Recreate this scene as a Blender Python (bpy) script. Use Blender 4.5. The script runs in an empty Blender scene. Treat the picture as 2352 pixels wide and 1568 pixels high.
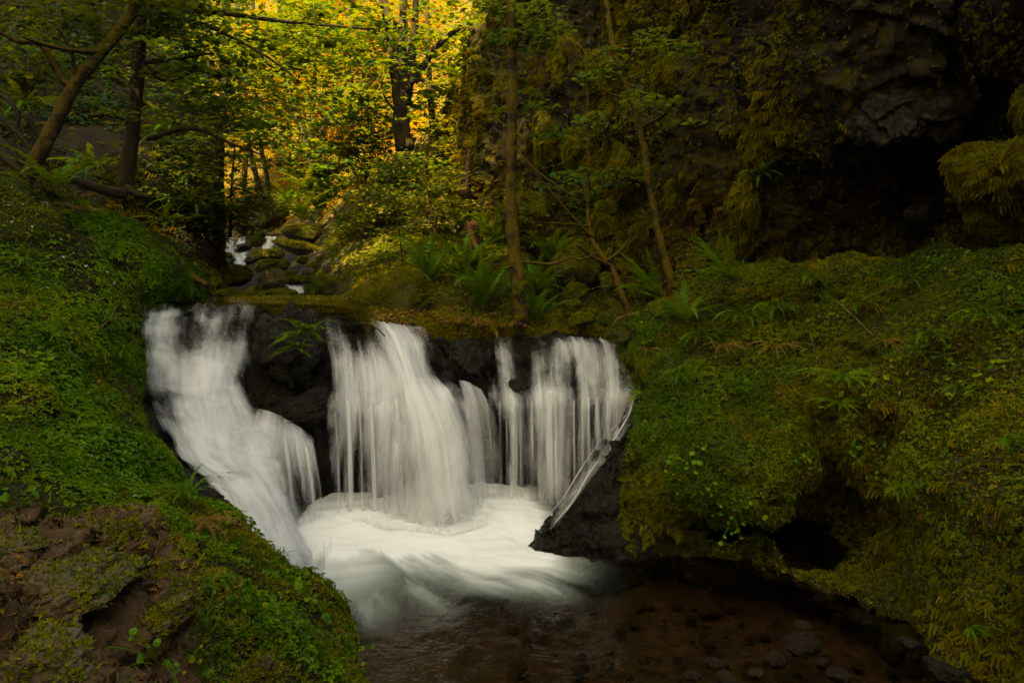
import bpy, math, random
import numpy as np
from mathutils import Vector

# ------------------------------------------------------------------ camera, sky, sun, exposure
sc = bpy.context.scene
COL = sc.collection
FPX, HOR, ZC = 1699.0, 640.0, 2.6          # focal length and horizon in a 2352 px wide frame, eye height
cam_d = bpy.data.cameras.new("camera")
cam = bpy.data.objects.new("camera", cam_d)
COL.objects.link(cam)
cam.location = (0, 0, ZC)
cam.rotation_euler = (math.radians(90), 0, 0)
cam_d.sensor_width = 36.0
cam_d.lens = 36.0 * FPX / 2352.0
cam_d.shift_y = -(784.0 - HOR) / 2352.0
cam_d.clip_start = 0.05
cam_d.clip_end = 500
sc.camera = cam

SUN_DIR = Vector((-0.27, -0.50, 0.82)).normalized()     # towards the sun
world = bpy.data.worlds.new("World")
sc.world = world
world.use_nodes = True
wn = world.node_tree
sky = wn.nodes.new("ShaderNodeTexSky")
sky.sky_type = 'NISHITA'
sky.sun_disc = False
sky.sun_elevation = math.asin(SUN_DIR.z)
sky.sun_rotation = math.atan2(SUN_DIR.x, SUN_DIR.y)
sky.dust_density = 2.0
wn.nodes["Background"].inputs[1].default_value = 0.11
wn.links.new(sky.outputs[0], wn.nodes["Background"].inputs[0])
sun_d = bpy.data.lights.new("sun", 'SUN')
sun = bpy.data.objects.new("sun", sun_d)
COL.objects.link(sun)
sun_d.energy = 4.0
sun_d.angle = math.radians(0.5)
sun_d.color = (1.0, 0.86, 0.62)
sun.rotation_euler = SUN_DIR.to_track_quat('Z', 'Y').to_euler()

vs = sc.view_settings
vs.view_transform = 'Standard'
vs.look = 'None'
vs.gamma = 1.0
vs.exposure = 2.72
vs.use_white_balance = True
vs.white_balance_temperature = 13000
vs.white_balance_tint = -2
cy = sc.cycles
cy.use_denoising = True
cy.max_bounces = 7
cy.diffuse_bounces = 4
cy.glossy_bounces = 2
cy.transmission_bounces = 3
cy.transparent_max_bounces = 20
cy.caustics_reflective = False
cy.caustics_refractive = False

rng = np.random.default_rng(7)
random.seed(7)

# ------------------------------------------------------------------ numeric helpers
def P(u, v, Y):
    return np.array(((u - 1176.0) / FPX * Y, Y, ZC - (v - HOR) / FPX * Y))

def _h(ix, iy, iz):
    n = (ix.astype(np.uint32) * np.uint32(374761393) + iy.astype(np.uint32) * np.uint32(668265263)
         + iz.astype(np.uint32) * np.uint32(2147483647 - 1013904223))
    n = (n ^ (n >> np.uint32(13))) * np.uint32(1274126177)
    n = n ^ (n >> np.uint32(16))
    return (n & np.uint32(0xFFFFFF)).astype(np.float64) / float(0xFFFFFF)

def vnoise(p):
    p = np.asarray(p, float)
    i = np.floor(p).astype(np.int64)
    f = p - i
    f = f * f * f * (f * (f * 6 - 15) + 10)
    out = 0
    for dx in (0, 1):
        wx = f[..., 0] if dx else 1 - f[..., 0]
        for dy in (0, 1):
            wy = f[..., 1] if dy else 1 - f[..., 1]
            for dz in (0, 1):
                wz = f[..., 2] if dz else 1 - f[..., 2]
                out = out + wx * wy * wz * _h(i[..., 0] + dx, i[..., 1] + dy, i[..., 2] + dz)
    return out * 2 - 1

def fbm(p, s=1.0, o=4, ofs=0.0, gain=0.5):
    p = np.asarray(p, float) * s + ofs
    a, t, r = 1.0, 0.0, 0.0
    for k in range(o):
        t = t + a * vnoise(p + 17.3 * k)
        r += a
        a *= gain
        p = p * 2.03
    return t / r

def ridge(p, s=1.0, o=4, ofs=0.0):
    p = np.asarray(p, float) * s + ofs
    a, t, r = 1.0, 0.0, 0.0
    for k in range(o):
        t = t + a * (1 - 2 * np.abs(vnoise(p + 9.1 * k)))
        r += a
        a *= 0.5
        p = p * 2.1
    return t / r

def worley(p, s=1.0, seed=0.0):
    """nearest and second nearest cell distance, offset to the cell point, a random unit vector and a random number per cell"""
    p = np.asarray(p, float) * s + seed
    i0 = np.floor(p).astype(np.int64)
    sh = p.shape[:-1]
    f1, f2 = np.full(sh, 9.0), np.full(sh, 9.0)
    dl, rv, rn = np.zeros(p.shape), np.zeros(p.shape), np.zeros(sh)
    for dx in (-1, 0, 1):
        for dy in (-1, 0, 1):
            for dz in (-1, 0, 1):
                c = i0 + np.array((dx, dy, dz))
                h = [_h(c[..., 0] + 71 * k, c[..., 1] + 13 * k, c[..., 2] - 31 * k) for k in range(6)]
                d = p - (c + np.stack(h[:3], -1))
                L = np.sqrt((d * d).sum(-1))
                near = L < f1
                f2 = np.where(near, f1, np.minimum(f2, L))
                f1 = np.where(near, L, f1)
                dl = np.where(near[..., None], d, dl)
                rv = np.where(near[..., None], np.stack(h[3:], -1) * 2 - 1, rv)
                rn = np.where(near, h[4], rn)
    rv = rv / np.maximum(np.linalg.norm(rv, axis=-1, keepdims=True), 1e-6)
    return f1, f2, dl, rv, rn

def facet(p, s=1.0, seed=0.0):
    """broken, angular stone: tilted flat chips parted by narrow cracks"""
    f1, f2, dl, rv, rn = worley(p, s, seed)
    return ((dl * rv).sum(-1) * 0.9 + (rn - 0.5) * 0.5 - 0.35 * sstep(0.09, 0.0, f2 - f1)) / s

def cushion(p, s=1.0, seed=0.0):
    """rounded cushions of moss with dark creases between them"""
    f1, f2, dl, rv, rn = worley(p, s, seed)
    return (np.sqrt(np.clip(1 - (f1 / 0.95) ** 2, 0, 1)) - 0.65 + 0.5 * (rn - 0.5)) / s

def sstep(a, b, x):
    t = np.clip((x - a) / (b - a), 0, 1)
    return t * t * (3 - 2 * t)

def cr_axis(A, n):
    """Catmull-Rom resampling of A along axis 0 to n samples."""
    m = A.shape[0]
    x = np.linspace(0, m - 1, n)
    i = np.clip(np.floor(x).astype(int), 0, m - 2)
    t = (x - i).reshape((-1,) + (1,) * (A.ndim - 1))
    p1, p2 = A[i], A[i + 1]
    p0 = np.where((i > 0).reshape(t.shape), A[np.maximum(i - 1, 0)], 2 * p1 - p2)
    p3 = np.where((i < m - 2).reshape(t.shape), A[np.minimum(i + 2, m - 1)], 2 * p2 - p1)
    return 0.5 * (2 * p1 + (p2 - p0) * t + (2 * p0 - 5 * p1 + 4 * p2 - p3) * t ** 2 + (3 * p1 - p0 - 3 * p2 + p3) * t ** 3)

def loft(rows, nr, nc):
    A = np.array(rows, float)
    return cr_axis(cr_axis(A, nr).transpose(1, 0, 2), nc).transpose(1, 0, 2)

def PR(rows):
    """rows of (u, v, Y, extra...) picked against the photo, each at its own distance, to world rows."""
    return [[np.concatenate((P(*q[:3]), q[3:])) for q in r] for r in rows]

def grid_normals(G):
    du = np.gradient(G, axis=1)
    dv = np.gradient(G, axis=0)
    n = np.cross(du, dv)
    return n / np.maximum(np.linalg.norm(n, axis=-1, keepdims=True), 1e-9)

def grid_faces(nr, nc):
    i = np.arange(nr * nc).reshape(nr, nc)
    return np.stack((i[:-1, :-1], i[:-1, 1:], i[1:, 1:], i[1:, :-1]), -1).reshape(-1, 4)

# ------------------------------------------------------------------ mesh helpers
def mk(name, V, F, mat, parent=None, attrs=None, uv=None, smooth=True):
    V = np.ascontiguousarray(V, np.float32).reshape(-1, 3)
    if not isinstance(F, list):
        F = [F]
    F = [np.ascontiguousarray(f, np.int32) for f in F if len(f)]
    me = bpy.data.meshes.new(name)
    me.vertices.add(len(V))
    me.vertices.foreach_set("co", V.ravel())
    loops = np.concatenate([f.ravel() for f in F])
    tot = np.concatenate([np.full(len(f), f.shape[1], np.int32) for f in F])
    start = np.concatenate(([0], np.cumsum(tot)[:-1])).astype(np.int32)
    me.loops.add(len(loops))
    me.loops.foreach_set("vertex_index", loops)
    me.polygons.add(len(tot))
    me.polygons.foreach_set("loop_start", start)
    me.polygons.foreach_set("loop_total", tot)
    me.polygons.foreach_set("use_smooth", np.full(len(tot), smooth, bool))
    if uv is not None:
        l = me.uv_layers.new(name="UVMap")
        l.data.foreach_set("uv", np.ascontiguousarray(np.asarray(uv, np.float32).reshape(-1, 2)[loops]).ravel())
    for k, a in (attrs or {}).items():
        at = me.attributes.new(k, 'FLOAT', 'POINT')
        at.data.foreach_set("value", np.ascontiguousarray(a, np.float32).ravel())
    me.update(calc_edges=True)
    me.validate()
    if mat is not None:
        me.materials.append(mat)
    o = bpy.data.objects.new(name, me)
    COL.objects.link(o)
    if parent is not None:
        o.parent = parent
    return o

def empty(name, loc):
    o = bpy.data.objects.new(name, None)
    COL.objects.link(o)
    o.location = [float(x) for x in loc]
    o.empty_display_size = 0.1
    return o

def tag(o, label, cat, group=None, kind=None):
    o["label"] = label
    o["category"] = cat
    if group:
        o["group"] = group
    if kind:
        o["kind"] = kind
    return o

class Geo:
    """collects pieces into one mesh"""
    def __init__(s):
        s.V, s.F, s.T, s.n = [], {}, [], 0
    def add(s, V, F, tint=0.5):
        V = np.asarray(V, float).reshape(-1, 3)
        for f in (F if isinstance(F, list) else [F]):
            f = np.asarray(f)
            if len(f):
                s.F.setdefault(f.shape[1], []).append(f + s.n)
        s.V.append(V)
        s.T.append(np.broadcast_to(np.asarray(tint, float), (len(V),)))
        s.n += len(V)
    def build(s, name, mat, parent=None, origin=None, smooth=True):
        V = np.concatenate(s.V)
        if origin is not None:
            V = V - np.asarray(origin, float)
        return mk(name, V, [np.concatenate(f) for f in s.F.values()], mat, parent, {"tint": np.concatenate(s.T)}, smooth=smooth)

def tube(path, rad, sides=10, rough=0.0, sub=4, seed=0.0, cap=True):
    """tapered, slightly knobbly tube along a path of world points"""
    path = np.asarray(path, float)
    rad = np.asarray(rad, float).reshape(-1, 1)
    n = (len(path) - 1) * sub + 1
    A = cr_axis(np.concatenate((path, rad), 1), n)
    c, r = A[:, :3], np.maximum(A[:, 3], 0.002)
    t = np.gradient(c, axis=0)
    t /= np.maximum(np.linalg.norm(t, axis=1, keepdims=True), 1e-9)
    ref = np.array((0.3, 1.0, 0.2)) if abs(t[:, 2]).mean() > 0.6 else np.array((0.1, 0.2, 1.0))
    a = np.cross(t, ref)
    a /= np.maximum(np.linalg.norm(a, axis=1, keepdims=True), 1e-9)
    b = np.cross(t, a)
    ang = np.linspace(0, 2 * np.pi, sides, endpoint=False)
    V = c[:, None] + r[:, None, None] * (np.cos(ang)[None, :, None] * a[:, None] + np.sin(ang)[None, :, None] * b[:, None])
    if rough:
        nz = fbm(V / max(r.mean() * 1.6, 0.01), 1.0, 3, seed)
        V = c[:, None] + (V - c[:, None]) * (1 + rough * nz[..., None])
    i = np.arange(n * sides).reshape(n, sides)
    j = np.roll(i, -1, axis=1)
    F = np.stack((i[:-1], i[1:], j[1:], j[:-1]), -1).reshape(-1, 4)
    V = V.reshape(-1, 3)
    fs = [F]
    if cap:
        V = np.concatenate((V, c[-1:], c[:1]))
        k = n * sides
        fs.append(np.concatenate((np.stack((i[-1], np.full(sides, k), j[-1]), -1), np.stack((i[0], j[0], np.full(sides, k + 1)), -1))))
    return V, fs

def basis(nrm, yaw):
    n = nrm / np.maximum(np.linalg.norm(nrm, axis=1, keepdims=True), 1e-9)
    ref = np.where(np.abs(n[:, 2:3]) < 0.9, np.array([[0, 0, 1.0]]), np.array([[1.0, 0, 0]]))
    a = np.cross(ref, n)
    a /= np.maximum(np.linalg.norm(a, axis=1, keepdims=True), 1e-9)
    b = np.cross(n, a)
    c, s = np.cos(yaw)[:, None], np.sin(yaw)[:, None]
    return np.stack((a * c + b * s, b * c - a * s, n), 1)      # rows: local x, y, z in world

def inst(tv, tf, pos, nrm, scale, yaw=None, jig=None):
    """many small leaves: template placed at pos with local z along nrm"""
    N, k = len(pos), len(tv)
    yaw = rng.uniform(0, 2 * np.pi, N) if yaw is None else yaw
    B = basis(nrm, yaw)
    V = np.einsum('ki,nij->nkj', tv, B) * np.asarray(scale).reshape(-1, 1, 1) + pos[:, None]
    fs = [(f[None] + (np.arange(N) * k)[:, None, None]).reshape(-1, f.shape[1]) for f in (tf if isinstance(tf, list) else [tf])]
    return V.reshape(-1, 3), fs

def scatter_grid(G, n, mask=None, keep=1.0):
    """points on a grid surface, uniform per area: positions, normals, (row, col) fractions"""
    nr, nc = G.shape[:2]
    N = grid_normals(G)
    a = np.linalg.norm(np.cross(G[1:, :-1] - G[:-1, :-1], G[:-1, 1:] - G[:-1, :-1]), axis=-1)
    if mask is not None:
        a = a * mask[:-1, :-1]
    w = a.ravel() / a.sum()
    q = rng.choice(len(w), n, p=w)
    i, j = q // (nc - 1), q % (nc - 1)
    s, t = rng.random(n)[:, None], rng.random(n)[:, None]
    def bl(A):
        return A[i, j] * (1 - s) * (1 - t) + A[i, j + 1] * (1 - s) * t + A[i + 1, j] * s * (1 - t) + A[i + 1, j + 1] * s * t
    nn = bl(N)
    return bl(G), nn / np.maximum(np.linalg.norm(nn, axis=1, keepdims=True), 1e-9), i / (nr - 1), j / (nc - 1)

# leaf templates (unit size)
def T_tuft():
    V, F = [], []
    for k in range(4):
        a = k * 1.57 + 0.4 * (k % 2)
        d = np.array((math.cos(a), math.sin(a), 0))
        s = np.array((-d[1], d[0], 0))
        b = len(V)
        V += [d * 0.05 - s * 0.22, d * 0.05 + s * 0.22, d * 0.75 + np.array((0, 0, 0.75 - 0.12 * k))]
        F.append((b, b + 1, b + 2))
    return np.array(V), np.array(F)
def T_leaf():
    V = np.array([(0, 0, 0), (0.32, 0.38, 0.07), (0, 1.0, -0.10), (-0.32, 0.38, 0.07), (0, 0.42, -0.02)], float)
    return V, np.array([(0, 1, 4), (1, 2, 4), (2, 3, 4), (3, 0, 4)])
def T_maple():
    r = [(0, .05), (.30, .12), (.62, .42), (.36, .52), (.38, .84), (.12, .66), (0, 1.0), (-.12, .66), (-.38, .84), (-.36, .52), (-.62, .42), (-.30, .12)]
    V = np.array([(x, y, -0.18 * (abs(x) + 0.35 * y)) for x, y in r] + [(0, .42, 0.0)])
    return V, np.array([(i, (i + 1) % 12, 12) for i in range(12)])
def T_herb():
    V, F = [], []
    for k, ln in ((0, 1.0), (1, .9), (2, .95)):
        a = k * 2.094
        d = np.array((math.cos(a), math.sin(a), 0))
        s = np.array((-d[1], d[0], 0))
        z = np.array((0, 0, 1.0))
        b = len(V)
        V += [z * 0.65, d * .5 * ln + s * .33 + z * .75, d * ln + z * .5, d * .5 * ln - s * .33 + z * .75]
        F.append((b, b + 1, b + 2, b + 3))
    return np.array(V), np.array(F)
def T_drape():
    V, F = [], []
    for k in range(3):
        x = (k - 1) * 0.28
        b = len(V)
        V += [(x - .12, 0.02, 0.1), (x + .12, 0.02, 0.1), (x + .05, -.9 + .15 * k, 0.22), (x - .05, -.9 + .15 * k, 0.22)]
        F.append((b, b + 1, b + 2, b + 3))
    return np.array(V, float), np.array(F)
def T_grass():
    V, F = [], []
    for k in range(5):
        a = k * 1.3
        d = np.array((math.cos(a), math.sin(a), 0))
        q = np.array((-d[1], d[0], 0)) * .03
        b = len(V)
        V += [-q, q, d * .22 + np.array((0, 0, .55)) + q * .8, d * .22 + np.array((0, 0, .55)) - q * .8, d * (.62 + .06 * k) + np.array((0, 0, .72 - .08 * k))]
        F += [(b, b + 1, b + 2), (b, b + 2, b + 3), (b + 3, b + 2, b + 4)]
    return np.array(V, float), np.array(F)
def T_stick():
    V = np.array([(-.03, -.5, .02), (.03, -.5, .02), (.025, 0, .05), (-.025, 0, .05), (.0, .5, .03)], float)
    return V, np.array([(0, 1, 2), (0, 2, 3), (3, 2, 4)])
def T_needle():
    V, F = [], []
    for k in range(6):
        y = 0.12 + k * 0.15
        for s in (-1, 1):
            b = len(V)
            w = 0.34 * (1 - 0.11 * k)
            V += [(0, y, 0), (s * w, y + .14, -.05), (s * w * .9, y + .22, -.06), (0, y + .1, 0)]
            F.append((b, b + 1, b + 2, b + 3))
    return np.array(V, float), np.array(F)
GRASS, STICK = T_grass(), T_stick()
TUFT, LEAF, MAPLE, HERB, DRAPE, NEEDLE = T_tuft(), T_leaf(), T_maple(), T_herb(), T_drape(), T_needle()

# ------------------------------------------------------------------ materials
def new_mat(name):
    m = bpy.data.materials.new(name)
    m.use_nodes = True
    nt = m.node_tree
    nt.nodes.clear()
    out = nt.nodes.new("ShaderNodeOutputMaterial")
    return m, nt, out

def nd(nt, t, **kw):
    n = nt.nodes.new(t)
    for k, v in kw.items():
        setattr(n, k, v)
    return n

def noise(nt, scale, detail=6, vec=None, rough=0.6, dist=0.0):
    n = nd(nt, "ShaderNodeTexNoise")
    n.inputs["Scale"].default_value = scale
    n.inputs["Detail"].default_value = detail
    n.inputs["Roughness"].default_value = rough
    n.inputs["Distortion"].default_value = dist
    if vec is not None:
        nt.links.new(vec, n.inputs["Vector"])
    return n.outputs[0]

def ramp(nt, fac, stops):
    r = nd(nt, "ShaderNodeValToRGB")
    e = r.color_ramp.elements
    while len(e) < len(stops):
        e.new(0.5)
    for k, (p, c) in enumerate(stops):
        e[k].position = p
        e[k].color = (*c, 1) if len(c) == 3 else c
    nt.links.new(fac, r.inputs[0])
    return r.outputs[0]

def gray(a):
    return (a, a, a)

def mixc(nt, fac, a, b):
    m = nd(nt, "ShaderNodeMix", data_type='RGBA')
    for sock, val in ((0, fac), (6, a), (7, b)):
        if hasattr(val, "links"):
            nt.links.new(val, m.inputs[sock])
        elif isinstance(val, (int, float)):
            m.inputs[sock].default_value = val
        else:
            m.inputs[sock].default_value = (*val, 1)
    return m.outputs[2]

def math_(nt, op, a, b=None, c=None, clamp=False):
    m = nd(nt, "ShaderNodeMath", operation=op, use_clamp=clamp)
    for k, x in enumerate((a, b, c)):
        if x is None:
            continue
        if hasattr(x, "links"):
            nt.links.new(x, m.inputs[k])
        else:
            m.inputs[k].default_value = x
    return m.outputs[0]

def bump(nt, h, strength, dist, nrm=None):
    b = nd(nt, "ShaderNodeBump")
    b.inputs["Strength"].default_value = strength
    b.inputs["Distance"].default_value = dist
    nt.links.new(h, b.inputs["Height"])
    return b.outputs[0]

def coords(nt, stretch=None):
    g = nd(nt, "ShaderNodeNewGeometry").outputs["Position"]
    if stretch is None:
        return g
    m = nd(nt, "ShaderNodeVectorMath", operation='MULTIPLY')
    nt.links.new(g, m.inputs[0])
    m.inputs[1].default_value = stretch
    return m.outputs[0]

def leaf_mat(name, cols, trans=0.35, gloss=0.03, rough=0.45, through=(0.30, 0.30, 0.02)):
    """leaves: colour differs leaf by leaf through the per-leaf attribute 'tint'"""
    m, nt, out = new_mat(name)
    at = nd(nt, "ShaderNodeAttribute", attribute_name="tint")
    c = ramp(nt, at.outputs["Fac"], [(k / (len(cols) - 1), q) for k, q in enumerate(cols)])
    d = nd(nt, "ShaderNodeBsdfDiffuse")
    t = nd(nt, "ShaderNodeBsdfTranslucent")
    g = nd(nt, "ShaderNodeBsdfGlossy")
    g.inputs["Roughness"].default_value = rough
    g.inputs["Color"].default_value = (1, 1, 1, 1)
    nt.links.new(c, d.inputs[0])
    tc = mixc(nt, 0.5, c, through)
    nt.links.new(tc, t.inputs[0])
    x = nd(nt, "ShaderNodeMixShader")
    x.inputs[0].default_value = trans
    nt.links.new(d.outputs[0], x.inputs[1])
    nt.links.new(t.outputs[0], x.inputs[2])
    y = nd(nt, "ShaderNodeMixShader")
    y.inputs[0].default_value = gloss
    nt.links.new(x.outputs[0], y.inputs[1])
    nt.links.new(g.outputs[0], y.inputs[2])
    nt.links.new(y.outputs[0], out.inputs[0])
    return m

def ground_mat(name, stops, scale=3.0, bstr=0.8, bscale=30.0, bdist=0.03, rough=0.9, spec=0.15, stretch=None, fine=None):
    m, nt, out = new_mat(name)
    p = coords(nt, stretch)
    n1 = noise(nt, scale, 8, p, 0.65)
    c = ramp(nt, n1, stops)
    n2 = noise(nt, bscale, 5, p)
    c = mixc(nt, math_(nt, 'MULTIPLY', n2, 0.8), c, fine if fine else tuple(x * 0.3 for x in stops[0][1]))
    b = nd(nt, "ShaderNodeBsdfPrincipled")
    nt.links.new(c, b.inputs["Base Color"])
    b.inputs["Roughness"].default_value = rough
    b.inputs["Specular IOR Level"].default_value = spec
    h = math_(nt, 'ADD', n2, math_(nt, 'MULTIPLY', noise(nt, bscale * 3, 3, p), 0.5))
    nt.links.new(bump(nt, h, bstr, bdist), b.inputs["Normal"])
    nt.links.new(b.outputs[0], out.inputs[0])
    return m

def rock_mat(name, stops, moss=None, moss_amt=0.5, scale=5.0, rough=(0.35, 0.8), spec=0.5, bstr=0.9, stretch=None, vary=False):
    """stone; moss (a pair of colours) grows on its upward faces and in noisy patches"""
    m, nt, out = new_mat(name)
    p = coords(nt, stretch)
    n1 = noise(nt, scale, 10, p, 0.68, 0.4)
    c = ramp(nt, n1, stops)
    n2 = noise(nt, scale * 7, 6, p, 0.7)
    c = mixc(nt, math_(nt, 'MULTIPLY', n2, 0.7), c, tuple(x * 0.25 for x in stops[0][1]))
    if vary:
        oi = nd(nt, "ShaderNodeObjectInfo").outputs["Random"]
        c = mixc(nt, math_(nt, 'MULTIPLY', oi, 0.75), c, mixc(nt, noise(nt, 3.0, 4, p), (0.012, 0.009, 0.005), (0.11, 0.060, 0.022)))
    b = nd(nt, "ShaderNodeBsdfPrincipled")
    r = math_(nt, 'MULTIPLY_ADD', n2, rough[1] - rough[0], rough[0])
    h = math_(nt, 'ADD', n1, math_(nt, 'MULTIPLY', n2, 0.55))
    if moss:
        g = nd(nt, "ShaderNodeNewGeometry")
        sx = nd(nt, "ShaderNodeSeparateXYZ")
        nt.links.new(g.outputs["Normal"], sx.inputs[0])
        nm = noise(nt, scale * 0.8, 5, p)
        f = math_(nt, 'ADD', math_(nt, 'MULTIPLY', sx.outputs[2], 0.55), math_(nt, 'MULTIPLY_ADD', nm, 1.6, -0.8 + moss_amt))
        f = math_(nt, 'MULTIPLY_ADD', f, 3.0, -0.6, clamp=True)
        mc = mixc(nt, noise(nt, scale * 10, 4, p), moss[0], moss[1])
        c = mixc(nt, f, c, mc)
        r = math_(nt, 'MAXIMUM', r, math_(nt, 'MULTIPLY', f, 0.9))
        h = math_(nt, 'ADD', h, math_(nt, 'MULTIPLY', noise(nt, scale * 18, 3, p), f))
    nt.links.new(c, b.inputs["Base Color"])
    nt.links.new(r, b.inputs["Roughness"])
    b.inputs["Specular IOR Level"].default_value = spec
    nt.links.new(bump(nt, h, bstr, 0.05), b.inputs["Normal"])
    nt.links.new(b.outputs[0], out.inputs[0])
    return m

def fall_mat(name, fa=7.5, fb=0.5, cloud=0.8, fine=0.32):
    """silky falling water: threads of white water run along the flow, thickness from attribute 'dens'"""
    m, nt, out = new_mat(name)
    at = nd(nt, "ShaderNodeAttribute", attribute_name="dens")
    tc = nd(nt, "ShaderNodeUVMap")
    def mp(sx, sy):
        k = nd(nt, "ShaderNodeMapping")
        k.inputs["Scale"].default_value = (sx, sy, 1)
        nt.links.new(tc.outputs[0], k.inputs[0])
        return k.outputs[0]
    n1 = noise(nt, 1.0, 3, mp(fa, fb), 0.55, 0.25)
    n2 = noise(nt, 1.0, 4, mp(fa * 3.3, fb * 0.8), 0.6)
    n3 = noise(nt, 1.0, 3, mp(fa * 0.35, fb * 2.4), 0.5, 0.6)
    s = math_(nt, 'ADD', math_(nt, 'MULTIPLY_ADD', n1, 1.2, -0.60), math_(nt, 'MULTIPLY_ADD', n2, fine, -fine / 2))
    s = math_(nt, 'ADD', s, math_(nt, 'MULTIPLY_ADD', n3, cloud, -cloud / 2))
    v = math_(nt, 'MULTIPLY_ADD', s, 1.15, at.outputs["Fac"])
    mr = nd(nt, "ShaderNodeMapRange", interpolation_type='SMOOTHSTEP')
    mr.inputs[1].default_value = 0.14
    mr.inputs[2].default_value = 1.15
    nt.links.new(v, mr.inputs[0])
    edge = math_(nt, 'MULTIPLY', at.outputs["Fac"], 5.0, clamp=True)
    al = math_(nt, 'MULTIPLY', mr.outputs[0], edge)
    d = nd(nt, "ShaderNodeBsdfDiffuse")
    d.inputs[0].default_value = (0.78, 0.78, 0.79, 1)
    t = nd(nt, "ShaderNodeBsdfTranslucent")
    t.inputs[0].default_value = (0.84, 0.84, 0.85, 1)
    x = nd(nt, "ShaderNodeMixShader")
    x.inputs[0].default_value = 0.35
    nt.links.new(d.outputs[0], x.inputs[1])
    nt.links.new(t.outputs[0], x.inputs[2])
    tr = nd(nt, "ShaderNodeBsdfTransparent")
    tr.inputs[0].default_value = (0.97, 0.97, 0.97, 1)
    y = nd(nt, "ShaderNodeMixShader")
    nt.links.new(al, y.inputs[0])
    nt.links.new(tr.outputs[0], y.inputs[1])
    nt.links.new(x.outputs[0], y.inputs[2])
    nt.links.new(y.outputs[0], out.inputs[0])
    return m

def water_mat(name, tint, rscale=6.0, foam=False, rough=0.12):
    m, nt, out = new_mat(name)
    p = coords(nt)
    fr = nd(nt, "ShaderNodeFresnel")
    fr.inputs[0].default_value = 1.33
    bm = bump(nt, noise(nt, rscale, 4, p), 0.6, 0.02)
    nt.links.new(bm, fr.inputs[1])
    g = nd(nt, "ShaderNodeBsdfGlossy")
    g.inputs["Roughness"].default_value = rough
    g.inputs["Color"].default_value = (1, 1, 1, 1)
    nt.links.new(bm, g.inputs["Normal"])
    tr = nd(nt, "ShaderNodeBsdfTransparent")
    tr.inputs[0].default_value = (*tint, 1)
    x = nd(nt, "ShaderNodeMixShader")
    nt.links.new(fr.outputs[0], x.inputs[0])
    nt.links.new(tr.outputs[0], x.inputs[1])
    nt.links.new(g.outputs[0], x.inputs[2])
    last = x.outputs[0]
    if foam:
        at = nd(nt, "ShaderNodeAttribute", attribute_name="foam")
        d = nd(nt, "ShaderNodeBsdfDiffuse")
        # thin aerated water is grey green, thick foam is white
        nt.links.new(ramp(nt, at.outputs["Fac"], [(0, (0.16, 0.20, 0.17)), (0.45, (0.34, 0.38, 0.34)), (0.85, (0.73, 0.74, 0.73))]), d.inputs[0])
        y = nd(nt, "ShaderNodeMixShader")
        nt.links.new(math_(nt, 'MULTIPLY', at.outputs["Fac"], 1.25, clamp=True), y.inputs[0])
        nt.links.new(last, y.inputs[1])
        nt.links.new(d.outputs[0], y.inputs[2])
        last = y.outputs[0]
    nt.links.new(last, out.inputs[0])
    return m

M = {}
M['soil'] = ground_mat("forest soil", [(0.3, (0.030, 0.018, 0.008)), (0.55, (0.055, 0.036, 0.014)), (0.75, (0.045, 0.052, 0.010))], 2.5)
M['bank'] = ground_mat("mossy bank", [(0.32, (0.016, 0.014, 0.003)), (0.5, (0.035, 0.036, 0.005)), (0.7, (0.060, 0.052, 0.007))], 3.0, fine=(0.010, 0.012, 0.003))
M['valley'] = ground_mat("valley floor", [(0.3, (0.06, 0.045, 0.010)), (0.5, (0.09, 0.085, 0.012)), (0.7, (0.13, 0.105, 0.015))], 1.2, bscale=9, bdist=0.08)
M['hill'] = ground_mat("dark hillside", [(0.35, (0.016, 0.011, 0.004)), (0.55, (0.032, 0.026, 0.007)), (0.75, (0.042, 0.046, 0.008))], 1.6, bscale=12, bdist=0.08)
M['cliff'] = rock_mat("cliff rock", [(0.35, (0.008, 0.005, 0.003)), (0.55, (0.024, 0.015, 0.007)), (0.75, (0.055, 0.036, 0.018))],
                      moss=((0.05, 0.05, 0.008), (0.085, 0.060, 0.012)), moss_amt=0.22, scale=3.4, rough=(0.6, 0.95), spec=0.2, bstr=1.6, stretch=(1, 1, 0.45))
M['wet'] = rock_mat("wet basalt", [(0.33, (0.006, 0.005, 0.004)), (0.52, (0.022, 0.015, 0.010)), (0.72, (0.075, 0.048, 0.028))],
                    moss=((0.030, 0.034, 0.006), (0.05, 0.04, 0.010)), moss_amt=0.0, scale=5.0, rough=(0.20, 0.55), spec=0.36, bstr=1.8)
M['brownrock'] = rock_mat("brown bank rock", [(0.3, (0.050, 0.030, 0.017)), (0.55, (0.17, 0.10, 0.054)), (0.78, (0.32, 0.22, 0.14))],
                          moss=((0.045, 0.050, 0.007), (0.08, 0.065, 0.012)), moss_amt=-0.15, scale=3.2, rough=(0.55, 0.9), spec=0.3)
M['mossrock'] = rock_mat("mossy boulder", [(0.35, (0.022, 0.018, 0.012)), (0.7, (0.06, 0.047, 0.032))],
                         moss=((0.060, 0.068, 0.007), (0.115, 0.098, 0.010)), moss_amt=0.62, scale=3.0, rough=(0.5, 0.9), spec=0.3)
M['palerock'] = rock_mat("pale lichen rock", [(0.35, (0.016, 0.012, 0.008)), (0.52, (0.10, 0.078, 0.055)), (0.75, (0.24, 0.20, 0.15))],
                         moss=((0.04, 0.042, 0.008), (0.07, 0.055, 0.012)), moss_amt=-0.15, scale=11.0, rough=(0.6, 0.95), spec=0.2, bstr=1.6)
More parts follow.
